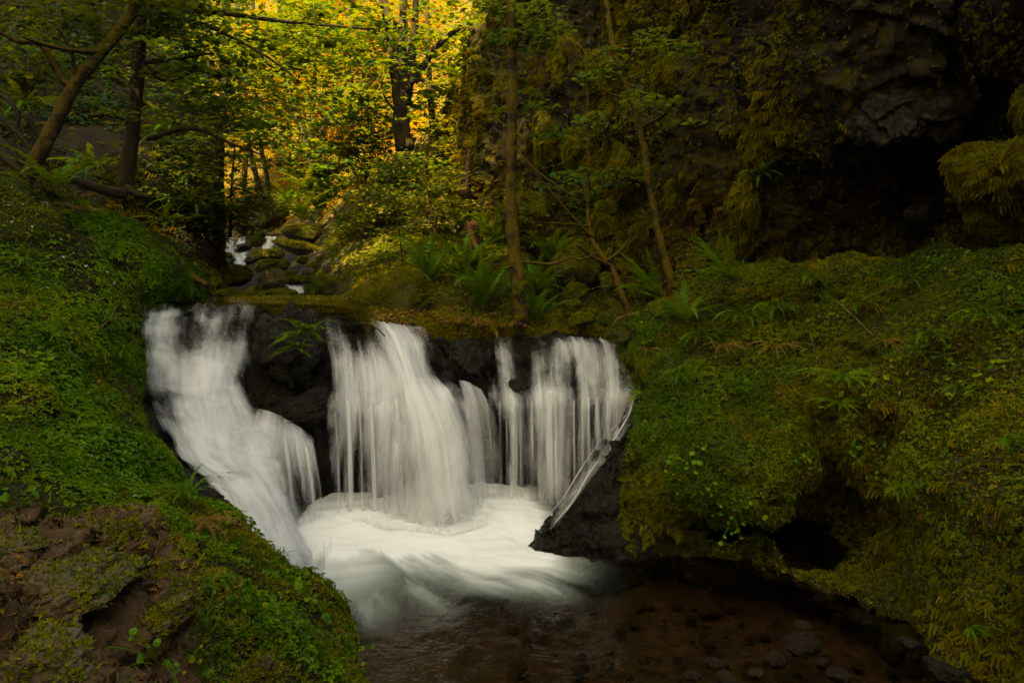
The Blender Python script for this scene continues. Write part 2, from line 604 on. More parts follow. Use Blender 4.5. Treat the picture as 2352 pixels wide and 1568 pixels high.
M['stone'] = rock_mat("river stone", [(0.35, (0.014, 0.010, 0.006)), (0.55, (0.036, 0.023, 0.013)), (0.8, (0.085, 0.055, 0.030))], scale=9, rough=(0.35, 0.7), spec=0.22, bstr=1.5, vary=True)
M['bed'] = ground_mat("stream bed", [(0.35, (0.018, 0.011, 0.006)), (0.55, (0.055, 0.034, 0.018)), (0.75, (0.13, 0.082, 0.042))], 9.0, bscale=14, bdist=0.05, rough=0.6)
M['bark'] = rock_mat("dark bark", [(0.35, (0.022, 0.014, 0.008)), (0.6, (0.06, 0.040, 0.022)), (0.8, (0.12, 0.085, 0.05))],
                     moss=((0.04, 0.034, 0.006), (0.065, 0.050, 0.008)), moss_amt=0.05, scale=7.0, rough=(0.7, 0.95), spec=0.2, stretch=(1, 1, 0.5))
M['mossbark'] = rock_mat("moss covered bark", [(0.35, (0.018, 0.011, 0.006)), (0.6, (0.045, 0.028, 0.012)), (0.8, (0.09, 0.06, 0.03))],
                         moss=((0.10, 0.064, 0.005), (0.16, 0.10, 0.008)), moss_amt=0.36, scale=6.0, rough=(0.75, 0.95), spec=0.15)
M['deadwood'] = rock_mat("red rotten wood", [(0.35, (0.05, 0.022, 0.010)), (0.6, (0.13, 0.06, 0.026)), (0.8, (0.22, 0.12, 0.06))], scale=5.0,
                         rough=(0.7, 0.95), spec=0.2, stretch=(0.4, 1, 2.0))
M['palewood'] = rock_mat("pale bare wood", [(0.35, (0.16, 0.09, 0.035)), (0.6, (0.30, 0.19, 0.08)), (0.8, (0.40, 0.28, 0.14))], scale=6.0, rough=(0.7, 0.95), spec=0.2)
M['twig'] = rock_mat("thin bark", [(0.35, (0.03, 0.02, 0.01)), (0.7, (0.10, 0.065, 0.03))], scale=12.0, rough=(0.7, 0.95), spec=0.2)
M['moss'] = leaf_mat("moss leaves", [(0.022, 0.028, 0.001), (0.080, 0.090, 0.002), (0.155, 0.138, 0.003), (0.22, 0.150, 0.005)], 0.22, 0.01)
M['goldmoss'] = leaf_mat("golden moss leaves", [(0.040, 0.044, 0.002), (0.095, 0.095, 0.004), (0.150, 0.132, 0.005), (0.20, 0.145, 0.006)], 0.22, 0.01)
M['greenmoss'] = leaf_mat("green moss leaves", [(0.016, 0.032, 0.003), (0.032, 0.062, 0.005), (0.060, 0.085, 0.006), (0.10, 0.09, 0.008)], 0.25, 0.01)
M['herb'] = leaf_mat("herb leaves", [(0.020, 0.064, 0.001), (0.050, 0.130, 0.002), (0.100, 0.180, 0.003), (0.18, 0.18, 0.004)], 0.30, 0.008)
M['oliveherb'] = leaf_mat("olive herb leaves", [(0.020, 0.046, 0.001), (0.060, 0.098, 0.002), (0.130, 0.138, 0.003), (0.22, 0.155, 0.005)], 0.30, 0.008)
M['drape'] = leaf_mat("hanging moss", [(0.016, 0.010, 0.002), (0.055, 0.036, 0.003), (0.098, 0.072, 0.004), (0.120, 0.108, 0.005)], 0.22, 0.0)
M['fern'] = leaf_mat("fern fronds", [(0.018, 0.062, 0.003), (0.034, 0.100, 0.004), (0.056, 0.138, 0.005), (0.10, 0.15, 0.006)], 0.30, 0.008)
M['deadfern'] = leaf_mat("dead fern fronds", [(0.06, 0.026, 0.008), (0.14, 0.065, 0.014), (0.20, 0.11, 0.018), (0.16, 0.12, 0.02)], 0.30, 0.01)
M['litter'] = leaf_mat("fallen leaves", [(0.05, 0.022, 0.007), (0.11, 0.048, 0.012), (0.19, 0.085, 0.018), (0.26, 0.14, 0.03)], 0.2, 0.008)
M['maple'] = leaf_mat("maple leaves", [(0.016, 0.056, 0.008), (0.028, 0.085, 0.010), (0.050, 0.115, 0.010), (0.12, 0.135, 0.012)], 0.45, 0.008)
M['gold'] = leaf_mat("golden leaves", [(0.06, 0.060, 0.004), (0.15, 0.095, 0.005), (0.30, 0.145, 0.007), (0.46, 0.185, 0.010)], 0.42, 0.008, through=(0.46, 0.24, 0.01))
M['dark_leaf'] = leaf_mat("deep green leaves", [(0.008, 0.024, 0.005), (0.014, 0.040, 0.006), (0.024, 0.058, 0.008), (0.045, 0.058, 0.010)], 0.3, 0.008)
M['olive'] = leaf_mat("olive undergrowth", [(0.03, 0.05, 0.006), (0.055, 0.078, 0.008), (0.10, 0.10, 0.010), (0.17, 0.12, 0.014)], 0.35, 0.008)
M['petal'] = leaf_mat("white petals", [(0.55, 0.55, 0.45), (0.7, 0.7, 0.6)], 0.3, 0.0)
M['fall'] = fall_mat("falling water")
M['chute'] = fall_mat("soft white chute water", 5.5, 0.9, 1.1, 0.22)
M['spray'] = fall_mat("spray", 2.2, 2.0)
M['thread'] = fall_mat("water thread", 22.0, 0.4)
M['pool'] = water_mat("pool water", (0.84, 0.70, 0.54), 6.0, True, 0.10)
M['stream'] = water_mat("stream water", (0.55, 0.47, 0.33), 3.0)

# ------------------------------------------------------------------ THE SETTING
def surf(name, G, mat, kind='structure', attrs=None, parent=None, uv=None):
    o = mk(name, G.reshape(-1, 3), grid_faces(*G.shape[:2]), mat, parent, attrs, uv)
    if kind:
        o["kind"] = kind
    return o

def rough_grid(G, amps, stretch=(1, 1, 1), seed=0.0, fn=fbm):
    N = grid_normals(G)
    d = 0
    for a, s, o in amps:
        d = d + a * fn(G * np.array(stretch), s, o, seed + 3.7 * s)
    return G + N * d[..., None]

# ground of the valley behind the falls, from the lip back to the far hillside
valley_rows = PR([
 [(100,720,9.2),(430,706,9.4),(600,706,9.4),(730,714,9.4),(860,738,9.4),(990,756,9.5),(1150,764,9.7),(1280,764,9.8),(1450,765,9.7),(1650,760,9.4)],
 [(150,700,10.2),(450,693,10.4),(600,692,10.3),(730,692,10.2),(860,698,10.0),(990,722,9.9),(1150,738,10.1),(1280,740,10.4),(1450,740,10.3),(1650,725,10)],
 [(250,680,12.5),(450,668,12.5),(600,665,12),(720,660,12),(850,650,11.5),(990,655,11.2),(1150,670,11.2),(1280,690,11.5),(1450,700,11.2),(1650,690,10.7)],
 [(360,645,15.5),(510,633,15.5),(600,628,15.5),(720,605,15),(850,590,14),(990,590,13),(1150,600,12.8),(1280,620,12.8),(1450,640,12.2),(1650,640,11.5)],
 [(400,590,20),(520,575,20),(620,558,20),(720,530,18.5),(850,490,17),(990,480,16),(1150,490,15),(1280,530,14.5),(1450,570,13.2),(1650,590,12.3)],
 [(400,530,27),(530,515,27),(620,500,27),(720,450,24),(850,400,21),(990,370,19),(1120,380,18),(1280,430,16.5),(1450,500,14.5),(1650,520,13.5)],
 [(250,440,38),(450,440,40),(600,430,40),(720,360,36),(850,280,28),(990,230,24),(1140,250,21.5),(1280,300,19.5),(1450,360,17),(1650,400,15)],
 [(0,150,46),(400,180,52),(600,150,52),(720,120,46),(850,60,36),(990,20,30),(1160,60,26),(1300,100,23),(1480,200,20),(1700,250,17)],
 [(-200,-250,52),(400,-250,62),(600,-250,62),(720,-250,55),(850,-250,44),(990,-250,37),(1180,-250,32),(1350,-200,28),(1520,-50,24),(1750,50,20)],
])
valley_rows = [[p + np.array((0, 0.05, -0.9)) for p in valley_rows[0]]] + valley_rows
VAL = rough_grid(loft(valley_rows, 190, 190), [(0.10, 0.9, 4)], seed=3.0)
u_v = 1176 + VAL[..., 0] / VAL[..., 1] * FPX
gully = sstep(470, 540, u_v) * sstep(790, 715, u_v - 60 * sstep(15, 11, VAL[..., 1])) * sstep(10.6, 11.6, VAL[..., 1]) * sstep(24, 19, VAL[..., 1])
VAL[..., 2] -= 0.42 * gully * (0.75 + 0.5 * fbm(VAL, 1.1, 3, 2.0))
wv, ntv, outv = new_mat("valley floor with wet gully")
pv = coords(ntv)
gv = nd(ntv, "ShaderNodeAttribute", attribute_name="gully").outputs["Fac"]
cv = ramp(ntv, noise(ntv, 1.2, 8, pv), [(0.3, (0.05, 0.035, 0.008)), (0.5, (0.08, 0.070, 0.010)), (0.7, (0.12, 0.095, 0.013))])
wet_ = ramp(ntv, noise(ntv, 5.0, 8, pv), [(0.35, (0.008, 0.006, 0.004)), (0.6, (0.022, 0.015, 0.008)), (0.8, (0.05, 0.032, 0.016))])
bv = nd(ntv, "ShaderNodeBsdfPrincipled")
ntv.links.new(mixc(ntv, gv, cv, wet_), bv.inputs["Base Color"])
bv.inputs["Roughness"].default_value = 0.75
bv.inputs["Specular IOR Level"].default_value = 0.2
ntv.links.new(bump(ntv, noise(ntv, 10.0, 6, pv), 0.9, 0.08), bv.inputs["Normal"])
ntv.links.new(bv.outputs[0], outv.inputs[0])
surf("valley_ground", VAL, wv, attrs={"gully": gully})

# dark hillside on the left
hill_rows = PR([
 [(-700,760,8.5),(0,680,9.6),(200,690,10.4),(380,700,10.9),(480,705,11.2),(520,700,12.5)],
 [(-700,450,9.5),(0,450,10.6),(200,500,11.3),(380,540,11.8),(495,580,12.4),(520,590,14)],
 [(-700,250,11.5),(0,270,12.5),(200,330,13),(380,400,13.5),(490,460,14.6),(510,480,17)],
 [(-700,0,13.5),(0,30,14.5),(200,60,15.5),(370,150,16.5),(470,300,18.5),(490,330,22)],
 [(-700,-300,16),(0,-280,17),(180,-250,18),(340,-150,20),(440,60,23),(470,120,28)],
 [(-700,-700,20),(0,-600,22),(160,-560,24),(300,-450,27),(420,-200,32),(450,-100,38)],
])
hill_rows = [[r[0] + np.array((-5.0, -7.0, 1.5))] + r for r in hill_rows]
HILL = rough_grid(loft(hill_rows, 150, 170), [(0.45, 0.45, 4), (0.12, 1.7, 3)], seed=11.0)
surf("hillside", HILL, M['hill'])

# overhanging cliff on the right
cliff_rows = PR([
 [(1050,660,18),(1120,660,14),(1250,670,13),(1400,700,12),(1560,710,10.8),(1700,660,9.8),(1900,620,9.6),(2100,620,9.2),(2300,680,8.0),(2800,700,6.2)],
 [(1050,450,19),(1112,430,14.8),(1250,450,13.8),(1400,460,12.6),(1560,480,11.2),(1700,470,9.7),(1900,490,9.9),(2080,480,10.6),(2230,480,9.0),(2800,450,6.0)],
 [(1060,250,20),(1120,230,15.5),(1260,250,14.2),(1420,250,12.8),(1580,260,11.4),(1725,260,9.5),(1880,320,8.9),(2080,350,9.4),(2260,320,8.4),(2800,200,5.6)],
 [(1100,80,21),(1150,60,16),(1290,60,14.6),(1440,60,13.0),(1600,60,11.6),(1760,60,9.2),(1920,180,7.9),(2090,200,7.7),(2270,100,7.2),(2800,0,5.2)],
 [(1180,-100,22),(1220,-120,16.5),(1340,-130,14.5),(1480,-130,12.6),(1640,-140,10.8),(1800,-120,8.6),(1950,-80,7.2),(2100,-60,7.0),(2300,-100,6.6),(2850,-250,4.8)],
 [(1250,-400,23),(1300,-400,17.5),(1420,-400,15.5),(1560,-450,12.6),(1720,-500,10.6),(1880,-500,8.4),(2020,-450,7.0),(2200,-450,6.6),(2400,-500,6.2),(2950,-700,4.4)],
 [(1300,-800,26),(1400,-800,20),(1520,-800,18),(1660,-850,15),(1820,-900,13),(1980,-900,11),(2120,-900,9.5),(2300,-900,9),(2500,-1000,8.4),(3050,-1200,6.4)],
])
cliff_rows = [r + [r[-1] + np.array((1.5, -3.0, 0)), r[-1] + np.array((1.5, -9.0, 0))] for r in cliff_rows]
cliff_rows = [[p + np.array((0, 0.2, -1.2)) for p in cliff_rows[0]]] + cliff_rows
CL = loft(cliff_rows, 340, 480)
Ncl = grid_normals(CL)
q = CL * np.array((1, 1, 0.42))
dcl = 0.50 * ridge(q, 0.75, 4, 2.0) - 0.45 * facet(q, 1.5, 3.0) - 0.4 * facet(CL, 4.5, 6.0) + 0.24 * ridge(CL * np.array((1, 1, 0.35)), 2.6, 4, 8.0) + 0.09 * fbm(CL, 8.0, 3, 1.0)
CLIFF = CL - np.sign((Ncl * np.array((0, 1, 0))).sum(-1, keepdims=True)).mean() * Ncl * dcl[..., None]
surf("cliff", CLIFF, M['cliff'])

# bank on the left, where the photographer stands
edge_rows = [
 [(-500,1800,1.5),(0,1780,1.8),(350,1770,2.2),(650,1760,2.7),(870,1740,3.3)],
 [(-450,1568,1.9),(0,1568,2.2),(300,1568,2.6),(600,1568,3.1),(826,1568,3.9)],
 [(-400,1350,2.4),(0,1350,2.8),(280,1370,3.1),(530,1390,3.6),(742,1385,4.6)],
 [(-350,1180,3.0),(0,1180,3.4),(250,1190,3.8),(450,1230,4.4),(590,1270,5.2)],
 [(-350,1050,3.6),(0,1060,4.1),(190,1080,4.6),(320,1090,5.3),(430,1140,6.0)],
 [(-350,930,4.2),(0,940,4.8),(150,950,5.4),(250,960,6.2),(330,965,7.0)],
 [(-350,800,5.0),(0,800,5.7),(130,800,6.3),(225,800,7.0),(298,800,7.8)],
 [(-350,640,5.8),(0,660,6.6),(150,670,7.2),(265,680,7.9),(322,694,8.6)],
 [(-350,500,6.5),(0,520,7.3),(180,560,8.0),(330,610,8.8),(440,660,9.6)],
 [(-350,380,7.0),(0,412,7.9),(180,475,8.7),(340,545,9.5),(440,625,10.3)],
 [(-350,400,8.0),(0,440,9.0),(180,505,9.8),(340,575,10.6),(450,660,11.2)],
]
bank_rows = []
for k, r in enumerate(PR(edge_rows)):
    e = r[-1]
    r = [r[0] + np.array((-4.0, -2.2, 1.2)), r[0] + np.array((-1.6, -0.8, 0.45))] + r
    bank_rows.append(r + [e + np.array((0.0, 0.14, -0.22)), np.array((e[0] + 0.0, e[1] + 0.3, max(-0.45, e[2] - 1.0)))])
LB = loft(bank_rows, 380, 400)
t_r = np.linspace(0, 10, 380)[:, None] * np.ones((1, 400))
t_c = np.linspace(-2, 6, 400)[None] * np.ones((380, 1))
LB = rough_grid(LB, [(0.13, 1.4, 3), (0.05, 5.0, 4)], seed=21.0)
LB = LB + grid_normals(LB) * np.where((grid_normals(LB)[..., 2:3]).mean() > 0, 1, -1) * (0.30 * cushion(LB, 2.6, 3.0) + 0.22 * cushion(LB, 7.0, 5.0))[..., None] * sstep(0.5, 2.0, t_r)[..., None]
bare = sstep(0.35, 0.6, sstep(3.5, 2.7, t_r) * sstep(3.0, 2.0, t_c) + 0.30 * fbm(LB, 3.2, 4, 5.0))
Nlb = grid_normals(LB)
Nlb = Nlb * (1.0 if Nlb[..., 2].mean() > 0 else -1.0)
LB = LB + Nlb * (bare * (0.35 * facet(LB * np.array((1, 1, 2.0)), 3.0, 2.0) + 0.40 * facet(LB, 9.0, 6.0) + 0.02 * fbm(LB, 25.0, 3, 1.0)))[..., None]
# bare patch of rock and soil around the photographer's feet
m, nt, out = new_mat("bank soil and moss")
p_ = coords(nt)
b_ = nd(nt, "ShaderNodeBsdfPrincipled")
f_ = nd(nt, "ShaderNodeAttribute", attribute_name="bare").outputs["Fac"]
green_ = ramp(nt, noise(nt, 3.0, 8, p_), [(0.32, (0.012, 0.011, 0.002)), (0.5, (0.028, 0.030, 0.004)), (0.7, (0.055, 0.048, 0.006))])
brown_ = ramp(nt, noise(nt, 7.0, 10, p_, 0.7, 0.5), [(0.3, (0.045, 0.024, 0.012)), (0.5, (0.15, 0.092, 0.050)), (0.72, (0.30, 0.21, 0.135))])
h_ = noise(nt, 45.0, 8, p_, 0.75)
c_ = mixc(nt, f_, green_, mixc(nt, 0.35, brown_, (0.17, 0.075, 0.030)))
nt.links.new(mixc(nt, math_(nt, 'MULTIPLY', h_, 0.7), c_, (0.010, 0.008, 0.004)), b_.inputs["Base Color"])
b_.inputs["Roughness"].default_value = 0.9
b_.inputs["Specular IOR Level"].default_value = 0.15
nt.links.new(bump(nt, h_, 0.9, 0.03), b_.inputs["Normal"])
nt.links.new(b_.outputs[0], out.inputs[0])
surf("left_bank", LB, m, attrs={"bare": bare})

# bank on the right
rb_rows = PR([
 [(1350,1255,7.4),(1430,1285,6.85),(1560,1290,6.8),(1720,1292,6.75),(1840,1325,6.4),(1960,1380,5.95),(2060,1440,5.5),(2140,1520,5.0),(2210,1600,4.6),(2350,1800,3.8)],
 [(1350,1180,7.5),(1430,1200,6.9),(1560,1225,6.75),(1720,1258,6.9),(1840,1284,6.7),(1960,1330,5.95),(2075,1390,5.5),(2190,1470,4.95),(2330,1560,4.5),(2650,1750,3.6)],
 [(1360,1090,7.8),(1425,1110,7.0),(1560,1165,6.85),(1700,1195,7.9),(1840,1215,8.4),(1945,1200,7.2),(2070,1240,5.7),(2190,1310,5.0),(2340,1390,4.4),(2700,1500,3.6)],
 [(1380,1000,8.2),(1440,1000,7.3),(1570,1060,6.6),(1720,1125,6.4),(1850,1090,7.0),(1950,1050,6.7),(2080,1090,5.7),(2200,1130,5.0),(2360,1180,4.5),(2750,1250,3.6)],
 [(1420,900,8.6),(1482,900,7.8),(1590,940,7.0),(1740,970,6.6),(1880,960,6.9),(1970,920,6.5),(2100,940,5.9),(2220,960,5.3),(2370,980,4.8),(2750,1000,3.9)],
 [(1430,800,9.0),(1495,800,8.3),(1600,820,7.6),(1740,840,7.2),(1880,840,7.0),(1990,820,6.7),(2120,810,6.2),(2240,800,5.7),(2380,800,5.2),(2750,780,4.2)],
 [(1440,720,9.4),(1510,718,8.8),(1610,710,8.3),(1750,710,7.9),(1890,710,7.6),(2010,700,7.2),(2140,680,6.8),(2260,660,6.3),(2390,660,5.8),(2750,620,4.8)],
 [(1450,700,10),(1520,696,9.4),(1620,650,9.0),(1760,605,8.5),(1900,590,8.3),(2020,580,8.1),(2150,550,7.7),(2260,585,7.0),(2390,580,6.3),(2750,520,5.2)],
 [(1460,710,11),(1530,708,10.5),(1640,680,10.2),(1780,640,10.1),(1920,620,10.1),(2040,610,9.9),(2170,590,9.4),(2270,610,8.6),(2400,600,7.8),(2750,530,6.5)],
])
rb_rows = [r + [r[-1] + np.array((1.3, -1.6, 0.05)), r[-1] + np.array((2.2, -4.2, 0.1))] for r in rb_rows]
lowest = [np.array((p[0] * 0.99, p[1] - 0.02, -0.5)) for p in rb_rows[0]]
RB = loft([lowest] + rb_rows, 340, 400)
s_r = np.linspace(0, 9, 340)[:, None] * np.ones((1, 400))
s_c = np.linspace(0, 11, 400)[None] * np.ones((340, 1))
RB = rough_grid(RB, [(0.22, 1.1, 3), (0.07, 4.0, 4)], seed=31.0)
Nrb = grid_normals(RB)
Nrb = Nrb * (1.0 if (Nrb * (np.array((0, 0, ZC)) - RB)).sum() > 0 else -1.0)
lump = 0.42 * cushion(RB * np.array((1, 1, 1.25)), 1.35, 13.0) + 0.42 * cushion(RB + 0.12 * fbm(RB, 3.0, 2, 5.0)[..., None], 3.0, 17.0)
RB = RB + Nrb * (lump + 0.25 * cushion(RB, 7.0, 15.0) - 0.13 - 0.10 * sstep(3.2, 1.2, s_c) * sstep(6.5, 3.5, s_r))[..., None]
RB[..., 2] -= 0.55 * np.clip(lump, -.1, 1) * sstep(0.8, 1.6, s_r)            # cushions sag over the ones below
surf("right_bank", RB, M['bank'])

# rock ledge the water falls over
prof = [
 [(250,716,9.4),(255,745,8.9),(262,790,8.6),(272,870,8.3),(298,955,7.9),(330,1055,7.4),(380,1200,6.7),(480,1400,6.2)],
 [(330,704,9.4),(328,706,8.98),(322,765,8.6),(335,862,8.25),(362,952,7.85),(402,1050,7.35),(495,1140,6.85),(590,1400,6.3)],
 [(430,704,9.4),(430,708,9.0),(420,772,8.65),(430,862,8.25),(450,952,7.85),(480,1050,7.4),(560,1130,7.0),(660,1400,6.5)],
 [(530,704,9.4),(530,710,9.0),(525,782,8.75),(515,872,8.35),(530,962,8.0),(560,1015,7.85),(610,1120,7.35),(720,1390,6.8)],
 [(610,706,9.4),(605,714,9.05),(590,802,8.85),(575,882,8.55),(600,962,8.2),(640,1005,8.05),(660,1125,7.95),(740,1330,7.3)],
 [(690,708,9.4),(685,718,9.05),(680,802,8.8),(680,882,8.65),(690,962,8.35),(705,1010,8.25),(725,1120,8.3),(740,1290,8.2)],
 [(770,714,9.4),(770,740,9.05),(775,805,8.85),(770,882,8.65),(765,948,8.55),(765,1000,8.6),(765,1120,8.5),(765,1290,8.4)],
 [(860,728,9.4),(865,760,9.05),(870,805,8.9),(870,884,8.65),(870,944,8.5),(870,1000,8.6),(870,1120,8.5),(870,1290,8.4)],
 [(960,746,9.5),(960,772,9.15),(960,815,8.95),(960,884,8.7),(960,944,8.55),(970,1000,8.65),(980,1120,8.5),(1000,1290,8.4)],
 [(1060,756,9.6),(1060,774,9.3),(1065,812,9.2),(1070,882,9.0),(1075,922,8.9),(1080,1000,8.95),(1080,1120,8.85),(1080,1290,8.75)],
 [(1150,760,9.7),(1150,776,9.4),(1155,822,9.25),(1160,882,9.0),(1165,918,8.85),(1170,960,9.05),(1170,1120,9.0),(1170,1290,8.9)],
 [(1280,762,9.8),(1280,780,9.4),(1280,822,9.1),(1280,882,8.8),(1280,918,8.65),(1280,960,8.95),(1280,1120,8.95),(1280,1290,8.9)],
 [(1400,762,9.8),(1395,780,9.35),(1395,822,9.0),(1390,882,8.65),(1380,918,8.5),(1375,960,8.85),(1370,1120,8.9),(1360,1290,8.9)],
 [(1490,765,9.6),(1485,795,9.2),(1485,842,8.8),(1485,892,8.5),(1475,932,8.3),(1450,980,8.2),(1420,1120,8.2),(1380,1290,8.2)],
 [(1610,745,9.6),(1570,795,9.2),(1570,850,8.8),(1570,900,8.5),(1550,950,8.3),(1530,1000,8.2),(1520,1120,8.1),(1500,1290,8)],
]
led_rows = [list(r) for r in zip(*PR(prof))]
led_rows = [[p + np.array((0, 1.6, -0.3)) for p in led_rows[0]], [p + np.array((0, 0.5, -0.02)) for p in led_rows[0]]] + led_rows
LED = loft(led_rows, 220, 380)
dl = 0.06 * ridge(LED, 1.6, 4, 4.0) + 0.02 * fbm(LED, 9.0, 4, 2.0) + 0.55 * facet(LED * np.array((1, 1, 1.3)), 2.3, 1.0) + 0.45 * facet(LED, 6.0, 4.0)
LED = LED - np.array((0, 0.75, -0.5)) * (dl - 0.15)[..., None]
surf("rock_ledge", LED, M['wet'])

# stream bed and pool
bx, by = np.meshgrid(np.linspace(-4.5, 6.5, 120), np.linspace(1.2, 9.6, 110))
BED = np.stack((bx, by, -0.32 + 0.0 * bx), -1)
BED[..., 2] += 0.07 * fbm(BED, 1.3, 3, 1.0) + 0.05 * ridge(BED, 4.0, 2, 3.0) + 0.10 * sstep(6.0, 4.2, by) * sstep(0.0, 1.5, bx)
surf("stream_bed", BED, M['bed'])

nx, ny = 520, 420
px, py = np.meshgrid(np.linspace(-4.3, 6.2, nx), np.linspace(1.5, 9.4, ny))
W = np.stack((px, py, 0 * px), -1)
# foam: thick where the falls land, carried out in curved streaks
ang = np.arctan2(py - 8.4, px + 1.3)
rad_ = np.hypot(px + 1.3, (py - 8.4))
warp = 0.55 * fbm(W, 0.9, 3, 4.0)
edge_y = 6.15 + 0.05 * (px + 0.6) ** 2 + 0.55 * sstep(-0.3, 0.9, px) + 0.25 * sstep(-1.0, -2.0, px)
base = sstep(-0.95, 0.85, py - edge_y + warp)
fl = ang + 0.16 * np.sin(rad_ * 1.7) + 0.12 * warp
stre = fbm(np.stack((rad_ * 0.75 + 0.4 * warp, fl * 11.0, 0 * px), -1), 1.0, 5, 2.0, 0.65)
swirl = fbm(np.stack((px * 1.1 + 1.6 * warp, py * 2.6 + 1.2 * warp, 0 * px), -1), 1.0, 5, 6.0)
mid_ = np.clip(4 * base * (1 - base), 0, 1)
foam = base * 1.10 + 0.85 * stre * (0.22 * base + mid_ * 0.78) + 0.45 * swirl * base * (1.2 - base) - 0.06
foam = np.maximum(foam, 0.92 * sstep(1.15, 0.25, np.hypot(px + 1.65, (py - 6.55) * 0.8)) + 0.12 * swirl * base)
foam *= sstep(0.80, 0.05, px - 0.16 * (8.0 - py) + 0.15 * stre)
foam *= sstep(-2.5, -2.1, px)
foam = np.clip(foam, 0, 1)
foam *= 0.60 + 0.40 * sstep(5.9, 7.4, py + 0.35 * swirl)
W[..., 2] = 0.010 * fbm(W, 2.5, 3, 1.0) + 0.065 * foam ** 2 * (0.5 + 1.1 * swirl + 0.5 * fbm(W, 2.6, 3, 7.0)) + 0.06 * foam * sstep(7.0, 8.2, py)
surf("pool_water", W, M['pool'], attrs={"foam": foam})

# calm stream above the lip
ST = loft(PR([
 [(300,692,8.95),(480,692,8.98),(620,697,9.02),(728,700,9.05),(790,705,9.0),(832,715,9.0)],
 [(290,686,9.8),(480,686,9.8),(620,686,9.8),(728,686,9.8),(800,687,9.7),(845,700,9.5)],
 [(280,680.5,11.1),(480,680.5,11.1),(620,680.5,11.1),(720,680.5,11.1),(780,682,10.6),(840,692,10.2)],
]), 30, 60)
surf("stream", ST, M['stream'])

# ------------------------------------------------------------------ WATERFALLS
def sheet(rows, name, parent, mat=None, nr=90, nc=60, jitter=0.03, lift=0.0, dmul=1.0, soft=0.16, seed=0.0, fade_end=True):
    G = loft(PR(rows), nr, nc)
    d = np.clip(G[..., 3], 0, 1.2) * dmul * 0.95
    if fade_end:
        d = d * (0.30 + 0.70 * sstep(0, 0.10, 1 - np.linspace(0, 1, nr)[:, None]))
    X = G[..., :3]
    du = np.linalg.norm(np.diff(X, axis=1), axis=-1).mean(0)
    uu = np.concatenate(([0], np.cumsum(du)))[None] * np.ones((nr, 1))
    dv = np.linalg.norm(np.diff(X, axis=0), axis=-1).mean(1)
    vv = np.concatenate(([0], np.cumsum(dv)))[:, None] * np.ones((1, nc))
    bulge = fbm(np.stack((uu * 4.5, vv * 0.7, uu * 0 + seed), -1), 1.0, 3) + 0.5 * fbm(np.stack((uu * 1.5, vv * 2.0, uu * 0 + seed), -1), 1.0, 2)
    X = X + np.array((0, -1.0, 0.25)) * (lift + jitter * bulge)[..., None]
    s = np.linspace(0, 1, nc)[None]
    wob = 0.10 * fbm(np.stack((uu * 2.0, vv * 2.2, uu * 0 + seed + 3), -1), 1.0, 4) if nc > 12 else 0
    d = d * sstep(0, soft, s + wob) * sstep(0, soft, 1 - s + wob) * sstep(0, 0.02, s) * sstep(0, 0.02, 1 - s)
    return mk(name, X.reshape(-1, 3), grid_faces(nr, nc), mat or M['fall'], parent, {"dens": d}, np.stack((uu + seed, vv), -1))

def thread(name, parent, pts, w, d, seed):
    """one thread of falling water: a narrow rounded ribbon along pts (u, v, Y)"""
    rows = []
    for k, (u, v, Y) in enumerate(pts):
        ww = w * (1 + 0.25 * k)
        dd = d * (0.10 if k == 0 else 0.6 if k == len(pts) - 1 else 1)
        rows.append([(u - ww, v, Y + 0.05, dd * .5), (u - ww * .5, v, Y + .01, dd), (u, v, Y, dd), (u + ww * .5, v, Y + .01, dd), (u + ww, v, Y + 0.05, dd * .5)])
    return sheet(rows, name, parent, M['thread'], 30, 9, 0.0, 0.0, 1.0, 0.5, seed)

left_rows = [
 [(318,691,8.97,.02),(380,690,8.97,.12),(440,691,8.99,.02),(500,692,9.0,.05),(560,693,9.02,.05),(612,698,9.04,.02)],
 [(316,708,8.80,.3),(378,708,8.83,.25),(438,709,8.86,.2),(498,710,8.9,.35),(556,712,8.93,.3),(606,716,8.96,.1)],
 [(311,755,8.48,.75),(370,752,8.50,.75),(430,757,8.54,.5),(490,768,8.6,.62),(547,778,8.68,.5),(594,792,8.74,.3)],
 [(312,815,8.25,.6),(372,812,8.25,.8),(430,815,8.28,.72),(488,822,8.34,.85),(538,828,8.45,.7),(584,842,8.58,.35)],
 [(325,880,8.02,.55),(380,880,8.0,.62),(432,882,8.0,.95),(482,886,8.04,1.05),(530,890,8.15,.95),(578,888,8.34,.6)],
 [(348,948,7.72,.55),(398,950,7.70,.75),(445,953,7.70,1.05),(492,957,7.74,1.1),(555,958,7.84,1.05),(628,962,8.02,.8)],
 [(400,1048,7.22,.7),(438,1048,7.24,1.0),(478,1048,7.28,1.15),(520,1048,7.36,1.15),(575,1040,7.5,1.1),(650,1040,7.72,.9)],
 [(478,1112,6.86,.7),(512,1104,6.94,1.05),(546,1102,7.04,1.15),(580,1102,7.14,1.15),(620,1106,7.28,1.1),(672,1114,7.5,.8)],
 [(528,1186,6.52,.65),(560,1168,6.62,1.05),(592,1160,6.75,1.15),(622,1160,6.9,1.15),(652,1167,7.05,1.1),(684,1182,7.3,.7)],
 [(586,1262,6.32,.7),(614,1256,6.38,1.05),(642,1252,6.47,1.15),(668,1250,6.6,1.15),(694,1252,6.8,1.1),(718,1258,7.1,.7)],
 [(630,1345,6.15,.8),(660,1338,6.22,1.05),(684,1332,6.32,1.15),(704,1326,6.45,1.15),(726,1320,6.65,1.1),(750,1310,6.9,.7)],
]
